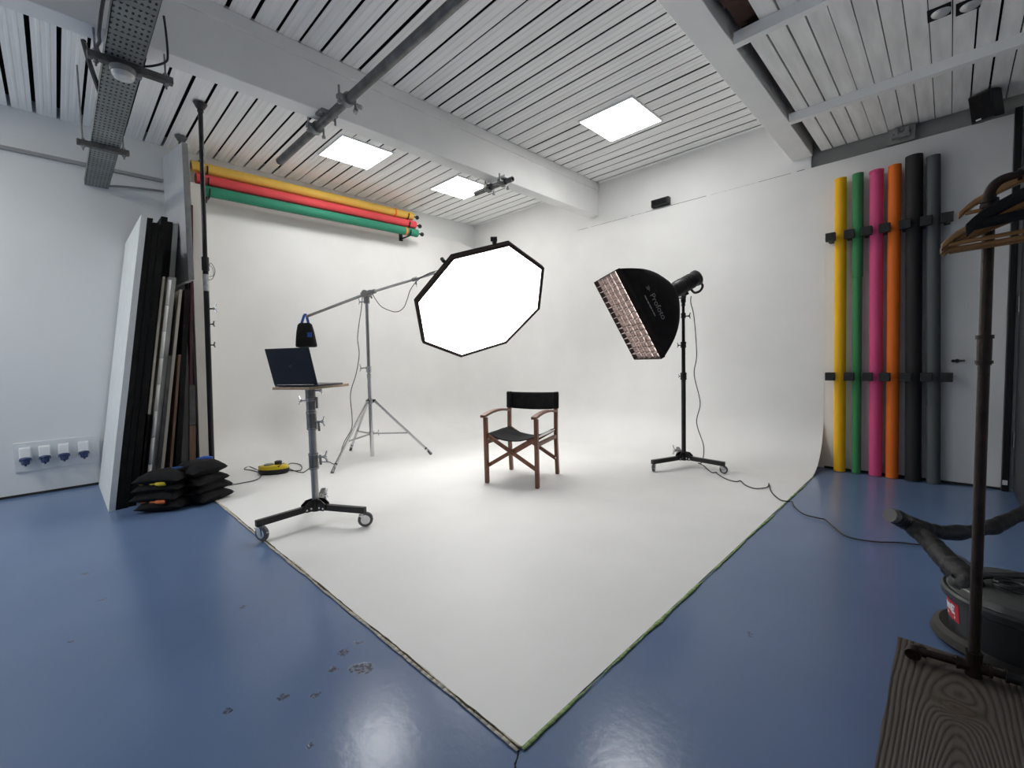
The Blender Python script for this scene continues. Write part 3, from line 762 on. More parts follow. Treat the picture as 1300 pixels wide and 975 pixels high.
# ------------------------------------------------------------------ octagonal softbox
oc = V((-3.516, 3.17, 1.705)); on = V((.692, -.142, -.708)).normalized(); ox = V((.331, .934, .137)); ox = (ox-on*ox.dot(on)).normalized(); oy = on.cross(ox)
OF = Matrix((ox, oy, on)).transposed()
def O_(x, y, n): return oc+OF @ V((x, y, n))
t = thing('octagonal_softbox', 'large glowing white octagonal softbox with a dark border, tilted down on the boom arm', 'softbox', tuple(oc))
RO = .75; OD = .42
def octa(r, n, m=8): return [O_(r*math.cos(R_(78.75-45*i)), r*math.sin(R_(78.75-45*i)), n) for i in range(8)]
mb = MB(); NU = 10; 
for j in range(NU+1):
    u = j/NU; r = RO*(.12+.88*(1-u**1.25)); mb.v += octa(r, -.03-OD*u)
for j in range(NU):
    for i in range(8): mb.f.append([j*8+i, j*8+(i+1) % 8, (j+1)*8+(i+1) % 8, (j+1)*8+i]); mb.mi.append(0)
so = mb.build('shell', BLACKF, t, angle=25, solid=.004)
mb = MB(); rings = [octa(RO, -.03), octa(RO, .012), octa(RO-.034, .014), octa(RO-.036, .002)]
for k in range(3): mb.add(rings[k]+rings[k+1], [(i, (i+1) % 8, 8+(i+1) % 8, 8+i) for i in range(8)])
mb.build('border', RIM, t, angle=25)
MB().add(octa(RO-.034, .004), [tuple(range(8))]).build('diffuser', E_OCTA, t, fix=False)
MB().pipe(O_(0, 0, -OD-.06), O_(0, 0, -OD-.01), .095, .06).build('speed_ring', STEEL, t)
mb = MB()
for i in range(8):
    a = R_(78.75-45*i); mb.cyl(O_((RO-.01)*math.cos(a), (RO-.01)*math.sin(a), -.028), O_(.085*math.cos(a), .085*math.sin(a), -OD-.025), .004, n=6)
for i in (0,):
    a0 = R_(78.75-45*i); a1 = R_(78.75-45*(i+1))
q = O_((RO-.02)*math.cos(R_(95)), (RO-.02)*math.sin(R_(95)), -.07)
mb.build('rod', BLACKM, so)
def rim_pt(deg, n):
    r = RO*math.cos(R_(22.5))/math.cos(R_((deg-101.25+22.5) % 45-22.5)); return O_(r*math.cos(R_(deg)), r*math.sin(R_(deg)), n)
kc = rim_pt(89, -.045); mb = MB(); mb.cyl(kc-V((0, 0, .02)), kc+V((0, 0, .040)), .020, .024, n=14); mb.cyl(kc+V((0, 0, .036))-rt*.036, kc+V((0, 0, .036))+rt*.026, .022, n=14); mb.build('handle', BLACKP, t)
kc = rim_pt(131, -.045); mb = MB().cyl(kc, kc+V((-.03, 0, .03)), .018, n=12); mb.build('handle', BLACKP, t)
# flash head behind it
t = thing('flash_head', 'black studio flash head behind the octagonal softbox, at the raised end of the boom arm', 'studio flash', tuple(O_(0, 0, -OD-.2)))
mb = MB(); mb.lathe([(.05, 0), (.066, .01), (.066, .09), (.06, .10), (.06, .24), (.05, .255)], O_(0, 0, -OD-.055), -on, n=28); mb.build('body', BLACKP, t)
mb = MB(); q = O_(0, 0, -OD-.15); mb.bar(E0-ad*.02, q+(E0-q).normalized()*.06, .04, .04); mb.cyl(E0-ad*.05, E0+ad*.02, .026, n=14); k = mb.build('tilt_bracket', GREYM, t, bevel=.003); wing_knob(k, E0, side, CHROME, .045)

# ------------------------------------------------------------------ cables
def cable(name, label, pts, r=.0045, cat='cable', n=8, m=None):
    return one(name, MB().tube(pts, r, n=n), m or CABLEM, label, cat)
cable('power_cable', 'thin black cable hanging in a loop under the raised half of the boom arm',
      [(-4.80, 2.61, 1.935), (-4.79, 2.65, 1.86), (-4.72, 2.69, 1.77), (-4.587, 2.778, 1.71), (-4.496, 2.827, 1.75), (-4.438, 2.846, 1.844), (-4.388, 2.86, 1.945), (-4.306, 2.905, 2.045), (-4.20, 2.97, 2.11), (-4.08, 3.07, 2.15), (-3.98, 3.17, 2.17)])
cable('power_cable', 'thin black cable hanging down the left side of the boom stand to the floor',
      [(-4.906, 2.542, 1.90), (-4.905, 2.52, 1.75), (-4.899, 2.485, 1.595), (-4.882, 2.449, 1.411), (-4.838, 2.438, 1.229), (-4.833, 2.387, 1.005), (-4.847, 2.318, .784), (-4.802, 2.303, .52), (-4.779, 2.276, .391), (-4.81, 2.20, .25), (-4.83, 2.15, .10), (-4.86, 2.13, .010), (-4.92, 2.11, .010),
       (-5.05, 2.12, .010), (-5.12, 2.04, .010), (-5.02, 1.93, .010), (-4.80, 1.76, .010), (-4.80, 1.72, .010), (-4.92, 1.70, .010), (-5.06, 1.70, .010)])
def W2(a, z=.011): return [(x*1.0273, y*1.0273, z) for x, y in a]
cable('power_cable', 'black cable looped on the white floor beside the yellow power hub',
      [(-5.02, 1.62, .03)]+W2([(-4.88, 1.61), (-4.76, 1.70), (-5.02, 1.80), (-5.19, 1.76), (-5.05, 1.67), (-4.88, 1.62)])+[(-5.0, 1.62, .02)])
cable('power_cable', 'black cable curving over the white floor from the yellow power hub towards the sandbags',
      [(-5.16, 1.43, .03)]+W2([(-5.22, 1.41), (-5.398, 1.398), (-5.30, 1.33), (-5.174, 1.367), (-4.95, 1.39), (-4.78, 1.33), (-4.695, 1.25), (-4.69, 1.15), (-4.70, 1.02), (-4.75, .95)]))
cable('power_cable', 'long black cable running from the softbox stand over white and blue floor to the vacuum',
      [(-1.87, 4.50, 1.72), (-1.895, 4.555, 1.66), (-1.87, 4.575, 1.51), (-1.845, 4.575, 1.135), (-1.86, 4.55, .93), (-1.81, 4.575, .645), (-1.83, 4.535, .44), (-1.775, 4.575, .20), (-1.80, 4.60, .03), (-1.84, 4.60, .010)]
      + W2([(-1.72, 4.42), (-1.56, 4.20), (-1.525, 4.23), (-1.50, 4.18), (-1.374, 4.043), (-1.284, 4.013), (-1.262, 4.06), (-1.19, 3.95), (-1.10, 3.90), (-1.04, 4.00), (-1.06, 4.12), (-.98, 3.88), (-.882, 3.713), (-.835, 3.70), (-.800, 3.71), (-.772, 3.62), (-.684, 3.475), (-.592, 3.448), (-.556, 3.442), (-.505, 3.35), (-.411, 3.205), (-.286, 3.215), (-.156, 3.30), (.005, 3.32), (.12, 3.12), (.17, 2.85), (.22, 2.6)]))
# ------------------------------------------------------------------ yellow power hub
t = thing('power_hub', 'yellow and black oval power hub lying on the white floor behind the laptop stand', 'power hub', (-5.02, 1.53, .004))
Rr = Matrix.Rotation(R_(52), 4, 'Z'); Tm = Matrix.Translation(V((-5.02, 1.53, .005))) @ Rr
mb = MB().lathe([(.135, 0), (.15, .012), (.152, .045), (.146, .052)], n=36, sy=.62); mb.xf(Tm).build('base', BLACKP, t)
mb = MB().lathe([(.147, .050), (.146, .070), (.132, .084), (.06, .088), (.0, .088)], n=36, sy=.62); mb.xf(Tm).build('top_shell', YELLOWPL, t)
mb = MB().lathe([(.046, .084), (.046, .098), (.03, .102), (0, .102)], (-.045, .0, 0), n=20); mb.xf(Tm).build('socket_flap', GREENPL, t)
mb = MB().lathe([(.034, .084), (.036, .118), (.026, .124), (0, .124)], (.040, .02, 0), n=18); mb.xf(Tm).build('plug', BLACKP, t)
mb = MB().obox((.075, 0, .082), (.012, .16, .012)); mb.xf(Tm).build('band', BLACKP, t, bevel=.003)
mb = MB().obox((-.135, .02, .062), (.04, .03, .03)); mb.xf(Tm).build('cable_gland', BLACKP, t, bevel=.004)

# ------------------------------------------------------------------ paper rolls held upright on the back wall
def spiral_roll(c, h, r, z0, zt, hollow=.62, n=30):
    """paper wound on a core: outer tube plus a slightly lifted loose edge"""
    mb = MB(); mb.pipe((c[0], c[1], z0), (c[0]+h[0], c[1]+h[1], zt), r, r*hollow, n)
    return mb
def wall_roll(cx, dxt, r, z1, m, label, core_up=.012, loose=None):
    y0 = YB-.012-.062; t = thing('paper_roll', label, 'paper roll', (cx, y0, .004), 'paper rolls standing against the back wall')
    z0 = .004
    mb = MB()
    if loose:
        zs, dr = loose; f = (zs-z0)/(z1-z0)
        mb.pipe((cx+dxt*f, y0, zs), (cx+dxt, y0, z1), r+dr, r*.6, 30); mb.pipe((cx, y0, z0), (cx+dxt*f, y0, zs), r, r*.6, 30)
    else: mb.pipe((cx, y0, z0), (cx+dxt, y0, z1), r, r*.6, 30)
    mb.build('paper', m, t)
    MB().pipe((cx, y0, z0-.002), (cx+dxt, y0, z1+core_up), r*.6, r*.5, 24).build('core', CORE, t)
    return t, y0
wall_roll(-.724, -.026, .046, 2.712, P_YEL, 'yellow paper roll, first of the upright rolls from the white cove', -.004)
wall_roll(-.598, -.026, .035, 2.718, P_GRN, 'green paper roll upright between the yellow and pink rolls, its upper half looser', -.004, (1.80, .006))
t, y0 = wall_roll(-.460, -.034, .047, 2.70, P_PNK, 'pink paper roll upright between the green and orange rolls', .006)
mb = MB(); mb.pipe((-.494, y0, 2.690), (-.4942, y0, 2.706), .052, .040, 28); mb.build('frayed_end', P_PNK, t)
wall_roll(-.346, -.026, .0445, 2.712, P_ORG, 'orange paper roll upright between the pink and black rolls', -.004)
wall_roll(-.206, -.044, .054, 2.752, P_BLK, 'black paper roll upright between the orange and dark grey rolls', -.004, (2.2, .003))
wall_roll(-.078, -.054, .045, 2.712, P_GRY, 'dark grey paper roll upright, last of the row towards the door', -.004)
bn = ['left of the yellow roll', 'between the yellow and green rolls', 'between the green and pink rolls', 'between the pink and orange rolls', 'between the orange and black rolls', 'between the black and grey rolls', 'right of the grey roll']
BX = {2.18: [-.818, -.678, -.552, -.430, -.296, -.165, -.040], .90: [-.805, -.662, -.528, -.408, -.272, -.138, -.016]}
BLOCKM = mat('black_block_foam', (.020, .021, .022), .7, var=.3)
for z, xs in BX.items():
    for nm, x in zip(bn, xs):
        xh = x*.986
        mb = MB().box((x-.020, YB-.140, z-.030), (x+.020, YB+.0015, z+.030)); mb.box((xh-.037, YB-.185, z-.037), (xh+.037, YB-.138, z+.037))
        o = one('wall_block', mb, BLOCKM, ('upper' if z > 2 else 'lower')+' black wall block '+nm, 'wall holder', 'black wall blocks holding the upright rolls', bevel=.003)
t = thing('wall_hook', 'small black metal hook on the white wall right of the grey roll', 'hook', (.043, YB, 1.03))
mb = MB().cyl((.043, YB+.003, 1.03), (.043, YB-.03, 1.03), .016, n=14); mb.build('plate', BLACKM, t)
mb = MB().tube([(.02, YB-.028, 1.03), (.06, YB-.034, 1.03), (.085, YB-.045, 1.032)], .008); mb.ball((.02, YB-.028, 1.03), .013, 10, 6); mb.build('arm', BLACKM, t)

# ------------------------------------------------------------------ paper rolls on the left wall
def hung_roll(z, x, y1, m, lab, mark):
    r = .056; y0 = y1-2.72; t = thing('hung_paper_roll', lab, 'paper roll', (x, (y0+y1)/2, z), 'paper rolls lying in brackets high on the left wall')
    a, b = V((x, y0, z-.035)), V((x, y1, z))
    MB().pipe(a, b, r, r*.62, 30).build('paper', m, t)
    MB().pipe(a-(b-a).normalized()*.004, b+(b-a).normalized()*.004, r*.62, r*.5, 24).build('core', CORE, t)
    d = (b-a).normalized(); mb = MB(); mb.cyl(b-d*.01, b+d*.02, .030, n=18); mb.cyl(b+d*.02, b+d*.085, .010, n=10); mb.ball(b+d*.09, .030, 12, 8); mb.build('spindle', BLACKP, t)
    if mark:
        q = b-d*mark; MB().pipe(q-d*.014, q+d*.014, r+.0025, r-.001, 30).build('tape_mark', P_ORG, t)
hung_roll(3.292, -5.77, 3.835, P_HY, 'pale yellow paper roll, topmost of the three lying high on the left wall', .30)
hung_roll(3.166, -5.75, 3.865, P_HR, 'red paper roll, middle one of the three lying high on the left wall', 0)
hung_roll(3.045, -5.73, 3.885, P_HG, 'green paper roll, lowest of the three lying high on the left wall', .20)
for yb_, lab in ((3.74, 'black triple bracket holding the three rolls at the corner end'), (1.25, 'black triple bracket holding the three rolls at the flats end')):
    t = thing('roll_bracket', lab, 'bracket', (XL, yb_, 3.2))
    MB().box((XL, yb_-.03, 2.95), (XL+.02, yb_+.03, 3.40)).build('back_plate', BLACKM, t, bevel=.003)
    for z, x in ((3.292, -5.77), (3.166, -5.75), (3.045, -5.73)):
        dz = -.035*(1 if yb_ < 2 else .03)
        mb = MB(); mb.bar((XL+.01, yb_, z-.065+dz), (x+.01, yb_, z-.062+dz), .022, .012); mb.tube([(x-.02, yb_, z-.064+dz), (x+.03, yb_, z-.06+dz), (x+.062, yb_, z-.025+dz), (x+.072, yb_, z+.012+dz)], .008, n=8)
        mb.build('hook_arm', BLACKM, t)

# ------------------------------------------------------------------ boards and flats in the corner
SL = .1376
def board(lab, yb, th, x0, x1, h, m, sl=SL, z0=0, name='foam_board', edge=None, cat='board', seed=0):
    """leaning board: x0 near edge, x1 far edge; returns the object"""
    mb = MB(); n = 10
    random.seed(seed)
    def P(x, z, f): return V((x+.004*noise.noise(V((z*1.3, seed, f))), yb+sl*z+th*f+.004*noise.noise(V((z*1.1, seed+3, x))), z0+z))
    for i in range(n):
        a, b = h*i/n, h*(i+1)/n
        mb.add([P(x0, a, 0), P(x1, a, 0), P(x1, b, 0), P(x0, b, 0), P(x0, a, 1), P(x1, a, 1), P(x1, b, 1), P(x0, b, 1)],
               [(0, 1, 2, 3), (7, 6, 5, 4), (0, 3, 7, 4), (2, 1, 5, 6)]+([(0, 4, 5, 1)] if i == 0 else [])+([(3, 2, 6, 7)] if i == n-1 else []))
    o = mb.build(name, m, angle=40)
    bm = bmesh.new(); bm.from_mesh(o.data); bmesh.ops.remove_doubles(bm, verts=bm.verts, dist=1e-5); bmesh.ops.recalc_face_normals(bm, faces=bm.faces); bm.to_mesh(o.data); bm.free()
    return tag(o, lab, cat, 'boards and flats leaning in the left corner')
XB = XL+.03
board('tall white foam board, frontmost of the leaning stack beside the sockets', .226, .040, -4.735, XB, 2.385, FOAMW, seed=1)
board('tall black foam board directly behind the white foam board', .268, .038, -4.75, XB, 2.37, BLACKFOAM, seed=2)
board('second tall black foam board behind the white foam board', .309, .038, -4.755, XB, 2.34, BLACKFOAM, seed=3)
board('third tall black foam board behind the white foam board, with a rounded top', .352, .046, -4.78, XB, 2.335, BLACKFOAM, seed=4)
o = board('narrow pale board with a dark lower end, before the thick grey foam piece', .432, .018, -4.95, -5.38, 1.20, CREAM, z0=.73, seed=5)
for v in o.data.vertices: v.co.y += SL*.73
mb = MB(); mb.hexa([(-4.955, .432, .002), (-5.38, .432, .002), (-5.38, .449, .002), (-4.955, .449, .002), (-4.955, .432+SL*.73, .732), (-5.38, .432+SL*.73, .732), (-5.38, .449+SL*.73, .732), (-4.955, .449+SL*.73, .732)])
mb.build('dark_end', BLACKFOAM, o, label='black lower end')
o = board('thick worn grey foam piece with a whitish edge, standing before the cream edged board', .488, .062, -5.10, -5.40, 1.955, FOAMG, seed=6)
mb = MB(); sl = SL; 
for i in range(8):
    a, b = .03+1.9*i/8, .03+1.9*(i+1)/8; w0 = .026+.004*noise.noise(V((i, 2, 2))); w1 = .026+.004*noise.noise(V((i+1, 2, 2)))
    mb.add([(-5.094, .490+sl*a, a), (-5.094, .490+w0+sl*a, a), (-5.094, .490+w1+sl*b, b), (-5.094, .490+sl*b, b)], [(0, 1, 2, 3)])
mb.build('white_edge', FOAMW, o, solid=.006, label='whitish front edge')
board('short dark grey board between the grey foam piece and the cream edged board', .551, .028, -5.08, -5.40, 1.24, GREYB, seed=7)
board('thin board with a rough cream edge, behind the short dark grey board', .583, .022, -5.10, -5.40, 1.85, CREAM, seed=8)
board('short brown hardboard with a rough edge, behind the cream edged board', .655, .020, -5.12, -5.42, 1.25, BROWN, sl=.118, seed=9)
board('thin black board standing between the brown hardboard and the maroon board', .705, .040, -5.12, -5.42, 1.86, BLACKFOAM, sl=.095, seed=10)
board('tall black foam board set back near the wall, above the thick grey foam piece', .485, .050, -5.46, XB, 2.59, BLACKFOAM, sl=.118, seed=11)
board('tall black foam board set back near the wall, beside the dark grey one', .537, .042, -5.46, XB, 2.55, BLACKFOAM, sl=.118, seed=12)
board('tall dark grey foam board set back near the wall, last before the hanging pale panel', .581, .042, -5.46, XB, 2.54, FOAMG, sl=.118, seed=13)
o = board('tall maroon board squeezed between the black board and the off-white flat', .878, .022, -5.45, -5.52, 2.75, MAROON, sl=.055, seed=14)
mb = MB().hexa([(-5.442, .905, .55), (-5.45, .905, .55), (-5.45, .955, .55), (-5.442, .955, .55), (-5.442, .925, .95), (-5.45, .925, .95), (-5.45, .970, .95), (-5.442, .970, .95)]); mb.build('grey_patch', GREYB, o, label='grey patch')
mb = MB().hexa([(-5.442, .876, .01), (-5.45, .876, .01), (-5.45, .930, .01), (-5.442, .930, .01), (-5.442, .905, .54), (-5.45, .905, .54), (-5.45, .955, .54), (-5.442, .955, .54)]); mb.build('brown_lower_end', BROWN, o, label='brown lower end')
board('tall off-white wooden flat beside the black ceiling pole', .985, .105, -5.53, XB, 3.0, FLATP, sl=.023, name='scenery_flat', cat='flat', seed=15)
# hanging pale panel clamped to the second pole
t = thing('hanging_panel', 'pale grey panel fixed high in the corner above the leaning boards', 'panel', (-5.6, .93, 2.6), 'boards and flats leaning in the left corner')
mb = MB().hexa([(-5.285, .945, 1.97), (XL+.012, .895, 1.97), (XL+.012, .935, 1.97), (-5.285, .985, 1.97), (-5.205, .945, 3.25), (XL+.012, .895, 3.33), (XL+.012, .935, 3.33), (-5.205, .985, 3.25)])
mb.build('board', PANELG, t, bevel=.006)
MB().bar((-5.278, .965, 1.98), (-5.198, .965, 3.24), .016, .046, (0, 1, 0)).build('edge_strip', STEEL, t)
def autopole(a, b, lab, detail):
    a = V(a); b = V(b); d = (b-a).normalized(); L = (b-a).length; t = thing('autopole', lab, 'pole', tuple(a))
    MB().cyl(a+d*.02, a+d*L*.60, .0225, n=20).build('lower_tube', BLACKM, t)
    MB().cyl(a+d*L*.585, b-d*.06, .0185, n=20).build('upper_tube', BLACKM, t)
    MB().lathe([(.024, 0), (.024, .025), (.032, .03), (.050, .062), (.054, .072)], b-d*.074, d, n=20).build('top_foot', RUBBER if not detail else BLACKP, t)
    MB().lathe([(.055, 0), (.05, .012), (.026, .05)] if detail else [(.028, 0), (.027, .012), (.024, .05)], a+d*.002, d, n=20).build('bottom_foot', BLACKP, t)
    if detail:
        MB().cyl(a+d*L*.60-d*.07, a+d*L*.60+d*.05, .029, n=20).build('lock_sleeve', BLACKP, t)
        MB().cyl(a+d*1.82, a+d*1.97, .0245, n=20).build('sticker', LABELW, t)
        q = a+d*2.02; mb = MB().tube([q+rt*.02, q+rt*.05+d*.05, q+rt*.085-d*.02, q+rt*.06-d*.09, q+rt*.02-d*.10], .0028, n=6); mb.tube([q+rt*.02+d*.03, q+rt*.06+d*.01, q+rt*.07-d*.06, q+rt*.025-d*.07], .0022, n=6); mb.build('wire_loop', GREYM, t)
        for z, s in ((1.66, .045), (1.52, .03), (1.33, .03)): wing_knob(t, a+d*z+rt*.02, rt, CHROME if z > 1.6 else BLACKP, s)
autopole((-4.935, .968, 0), (-4.773, 1.019, ZC-.008), 'tall black pole wedged between floor and ceiling beside the off-white flat', True)
autopole((-5.585, .955, 0), (-5.585, 1.010, ZC-.008), 'black ceiling pole mostly hidden behind the hanging pale panel', False)

# ------------------------------------------------------------------ sandbags
def pouch(c, ang, w, d, h, seed):
    mb = MB(); ca, sa = math.cos(ang), math.sin(ang); X = V((ca, sa, 0)); Y = V((-sa, ca, 0)); c = V(c); n = 16
    def pt(u, v, s):
        a, b = 2*u-1, 2*v-1
        th = max(0, (1-abs(a)**2.6))**.55*max(0, (1-abs(b)**3))**.55
        pin = 1-.10*abs(b)**2*(1-abs(a)) - .06*abs(a)**2*(1-abs(b))
        z = h/2*s*th*(1.08 if s > 0 else .95)+.012*noise.noise(V((u*3, v*3, seed+s)))*th
        return c+X*(a*w/2*pin)+Y*(b*d/2*pin)+V((0, 0, z-.010*abs(a)**4))
    for s in (1, -1): mb.grid(lambda u, v: pt(u, v, s), n, n)
    return mb
def sandbag(z, pl, pr, lab, col_, sgn, jitter, extra=None):
    random.seed(jitter); j = lambda k=.014: random.uniform(-k, k)
    t = thing('sandbag', lab, 'sandbag', (-4.5, .7, z), 'stack of black sandbags on the blue floor'); h = .094
    a = (pl[0]+j(), pl[1]+j(), z); b = (pr[0]+j(), pr[1]+j(), z+(.022 if extra else 0))
    pouch(a, R_(56)+j(.12), .33, .29, h*1.14, jitter).build('pouch', BLACKF, t, angle=75)
    pouch(b, R_(118)+j(.10), .31, .30, h*1.14*(1.2 if extra else 1), jitter+5).build('pouch', BLACKF, t, angle=75)
    A, B_ = V(a), V(b); m = (A+B_)/2
    mb = MB().tube([A+V((.05, .06, h*.38)), m+V((.08, 0, h*.52)), B_+V((.06, -.06, h*.38))], .012, n=8); mb.build('strap', BLACKF, t)
    f = V((.80, -.30, 0)).normalized()
    if col_:
        o_ = V((.68, -.73, 0)); sd = V((.73, .68, 0)); mb = MB()
        p = A+o_*.110+sd*.07+V((0, 0, sgn)); mb.tube([p-sd*.035, p+o_*.012, p+sd*.035], .015, n=8); 
        mb.tube([p-sd*.17-o_*.0, p-sd*.14+o_*.012, p-sd*.11], .008, n=8); mb.tube([p-sd*.08+o_*.008, p-sd*.065+o_*.012, p-sd*.045+o_*.008], .007, n=8)
        mb.build('tag', col_, t)
    if extra:
        o_ = V((.85, -.45, 0)); sd = V((.45, .85, 0)); mb = MB(); p = B_-sd*.13+o_*.10+V((0, 0, .028)); mb.bar(p-sd*.04, p+sd*.04, .028, .014, tuple(o_)); mb.build('tag', extra, t)
        mb = MB().tube([B_+V((-.08, .0, .055)), B_+V((-.05, .05, .068)), B_+V((-.03, .10, .06))], .018, n=8); mb.build('handle', extra, t)
PLc = (-4.485, .565); PRc = (-4.490, .830)
sandbag(.048, PLc, PRc, 'black sandbag at the bottom of the stack, lying on the blue floor', None, 0, 11)
sandbag(.117, (PLc[0]-.03, PLc[1]-.01), (PRc[0]-.01, PRc[1]-.01), 'black sandbag with an orange tag, second from the bottom of the stack', ORANGET, -.030, 22)
sandbag(.186, (PLc[0]-.03, PLc[1]-.015), (PRc[0]-.02, PRc[1]-.015), 'black sandbag under the top one, with a yellow tag', YELLOWT, .040, 33)
sandbag(.256, (PLc[0]-.01, PLc[1]), (PRc[0]-.03, PRc[1]-.02), 'black sandbag with blue handle, topmost of the stack', None, 0, 44, BLUESTRAP)

# ------------------------------------------------------------------ sockets, trunking and cable tray
t = thing('socket_panel', 'white panel with four blue-capped power sockets low on the left wall', 'socket panel', (XL, -.035, .22))
mb = MB().box((XL+.001, -.310, .222), (XL+.014, .238, .487)); mb.build('back_board', WHITEPL, t, bevel=.003)
for y in (-.240, -.118, .006, .140):
    mb = MB(); mb.hexa([(XL+.012, y-.040, .335), (XL+.075, y-.036, .325), (XL+.075, y+.036, .325), (XL+.012, y+.040, .335), (XL+.012, y-.040, .445), (XL+.050, y-.034, .435), (XL+.050, y+.034, .435), (XL+.012, y+.040, .445)])
    s = mb.build('socket', WHITEPL, t, bevel=.006)
    a = V((XL+.058, y, .345)); d = V((.45, 0, -.9)).normalized()
    mb = MB().cyl(a, a+d*.018, .038, .040, n=20); mb.cyl(a+d*.016, a+d*.052, .030, .025, n=18); mb.cyl(a+d*.05, a+d*.070, .007, n=10); mb.build('cap', BLUEPL, s)
mb = MB().box((XL+.001, .238, .235), (XL+.02, .250, .475)); mb.build('side_cover', WHITEPL, t)
t = thing('wall_trunking', 'grey trunking running along the top of the left wall', 'trunking', (XL, .3, 3.08))
MB().hexa([(XL, YF, 3.052), (XL+.03, YF, 3.052), (XL+.03, .9, 3.075), (XL, .9, 3.075), (XL, YF, 3.082), (XL+.03, YF, 3.082), (XL+.03, .9, 3.105), (XL, .9, 3.105)]).build('body', mat('trunking_paint', (.36, .36, .36), .5, var=.08), t)
cable('wall_cable', 'pair of grey cables leaving the end of the perforated tray along the left wall', [(XL+.03, .42, 2.915), (XL+.025, .55, 2.945), (XL+.02, .7, 2.965), (XL+.02, .905, 2.985)], .010, m=GREYM)

def tray_mat():
    m, nt, b = _new('perforated_steel'); N = nt.nodes.new; L = nt.links.new
    g = N('ShaderNodeNewGeometry'); mp = N('ShaderNodeMapping'); mp.inputs['Scale'].default_value = (1/.050, 1/.0245, 0); mp.inputs['Rotation'].default_value = (0, 0, 0); L(g.outputs['Position'], mp.inputs['Vector'])
    v = N('ShaderNodeTexVoronoi'); v.inputs['Randomness'].default_value = 0; v.inputs['Scale'].default_value = 1; L(mp.outputs['Vector'], v.inputs['Vector'])
    sp = N('ShaderNodeSeparateXYZ'); L(g.outputs['Position'], sp.inputs['Vector'])
    # every third row is a row of cross slots instead of round holes
    md = N('ShaderNodeMath'); md.operation = 'MODULO'; ab = N('ShaderNodeMath'); ab.operation = 'ABSOLUTE'; L(sp.outputs['X'], ab.inputs[0]); L(ab.outputs['Value'], md.inputs[0]); md.inputs[1].default_value = .15
    gt = N('ShaderNodeMath'); gt.operation = 'LESS_THAN'; L(md.outputs['Value'], gt.inputs[0]); gt.inputs[1].default_value = .05
    pos = N('ShaderNodeVectorMath'); pos.operation = 'SUBTRACT'; L(mp.outputs['Vector'], pos.inputs[0]); L(v.outputs['Position'], pos.inputs[1])
    s2 = N('ShaderNodeSeparateXYZ'); L(pos.outputs['Vector'], s2.inputs['Vector'])
    ax = N('ShaderNodeMath'); ax.operation = 'ABSOLUTE'; L(s2.outputs['X'], ax.inputs[0]); ay = N('ShaderNodeMath'); ay.operation = 'ABSOLUTE'; L(s2.outputs['Y'], ay.inputs[0])
    sx = N('ShaderNodeMath'); sx.operation = 'LESS_THAN'; L(ax.outputs['Value'], sx.inputs[0]); sx.inputs[1].default_value = .11
    sy = N('ShaderNodeMath'); sy.operation = 'LESS_THAN'; L(ay.outputs['Value'], sy.inputs[0]); sy.inputs[1].default_value = .36
    slot = N('ShaderNodeMath'); slot.operation = 'MULTIPLY'; L(sx.outputs['Value'], slot.inputs[0]); L(sy.outputs['Value'], slot.inputs[1])
    ln = N('ShaderNodeVectorMath'); ln.operation = 'MULTIPLY'; ln.inputs[1].default_value = (1.0, 1.05, 0); L(pos.outputs['Vector'], ln.inputs[0])
    le = N('ShaderNodeVectorMath'); le.operation = 'LENGTH'; L(ln.outputs['Vector'], le.inputs[0])
    hole = N('ShaderNodeMath'); hole.operation = 'LESS_THAN'; L(le.outputs['Value'], hole.inputs[0]); hole.inputs[1].default_value = .25
    mx = N('ShaderNodeMix'); L(gt.outputs['Value'], mx.inputs[0]); L(hole.outputs['Value'], mx.inputs[2]); L(slot.outputs['Value'], mx.inputs[3])
    n = N('ShaderNodeTexNoise'); n.inputs['Scale'].default_value = 5; L(g.outputs['Position'], n.inputs['Vector'])
    r = N('ShaderNodeValToRGB'); r.color_ramp.elements[0].position = .3; r.color_ramp.elements[0].color = (.17, .18, .18, 1); r.color_ramp.elements[1].position = .7; r.color_ramp.elements[1].color = (.28, .30, .30, 1); L(n.outputs['Fac'], r.inputs['Fac'])
    cm = N('ShaderNodeMix'); cm.data_type = 'RGBA'; L(mx.outputs[0], cm.inputs[0]); L(r.outputs['Color'], cm.inputs[6]); cm.inputs[7].default_value = (.008, .008, .008, 1)
    L(cm.outputs[2], b.inputs['Base Color']); b.inputs['Roughness'].default_value = .5; b.inputs['Metallic'].default_value = .35
    return m
PERF = tray_mat()
ty0, ty1, tz = .288, .458, 2.90
t = thing('cable_tray', 'perforated grey steel cable tray hung from the ceiling at the left', 'cable tray', (-4, .37, tz))
MB().box((XL+.005, ty0, tz), (-1.17, ty1, tz+.004)).build('base', PERF, t)
for y in (ty0, ty1-.003): MB().box((XL+.005, y, tz), (-1.17, y+.003, tz+.055)).build('side_flange', GALV, t)
for i, (x, ya, yb_) in enumerate(((-3.445, .215, .60), (-4.815, .205, .515), (-1.9, .215, .58))):
    mb = MB().box((x-.021, ya, tz-.041), (x+.021, yb_, tz-.001)); 
    h = mb.build('hanger_strut', STRUT, t, bevel=.004)
    for y in (ya+.035, yb_-.035):
        mb = MB().cyl((x, y, tz-.075), (x, y, ZC), .0055, n=8); mb.cyl((x, y, tz), (x, y, tz+.014), .013, n=6); mb.cyl((x, y, tz-.056), (x, y, tz-.042), .013, n=6); mb.build('threaded_rod', GALV, h)
t = thing('bulkhead_lamp', 'round frosted bulkhead lamp under the perforated cable tray', 'lamp', (-3.445, .365, 2.83))
MB().lathe([(.0, -.0), (.056, 0), (.060, .012), (.060, .03)], (-3.447, .365, 2.829), n=28).build('housing', GREYM, t)
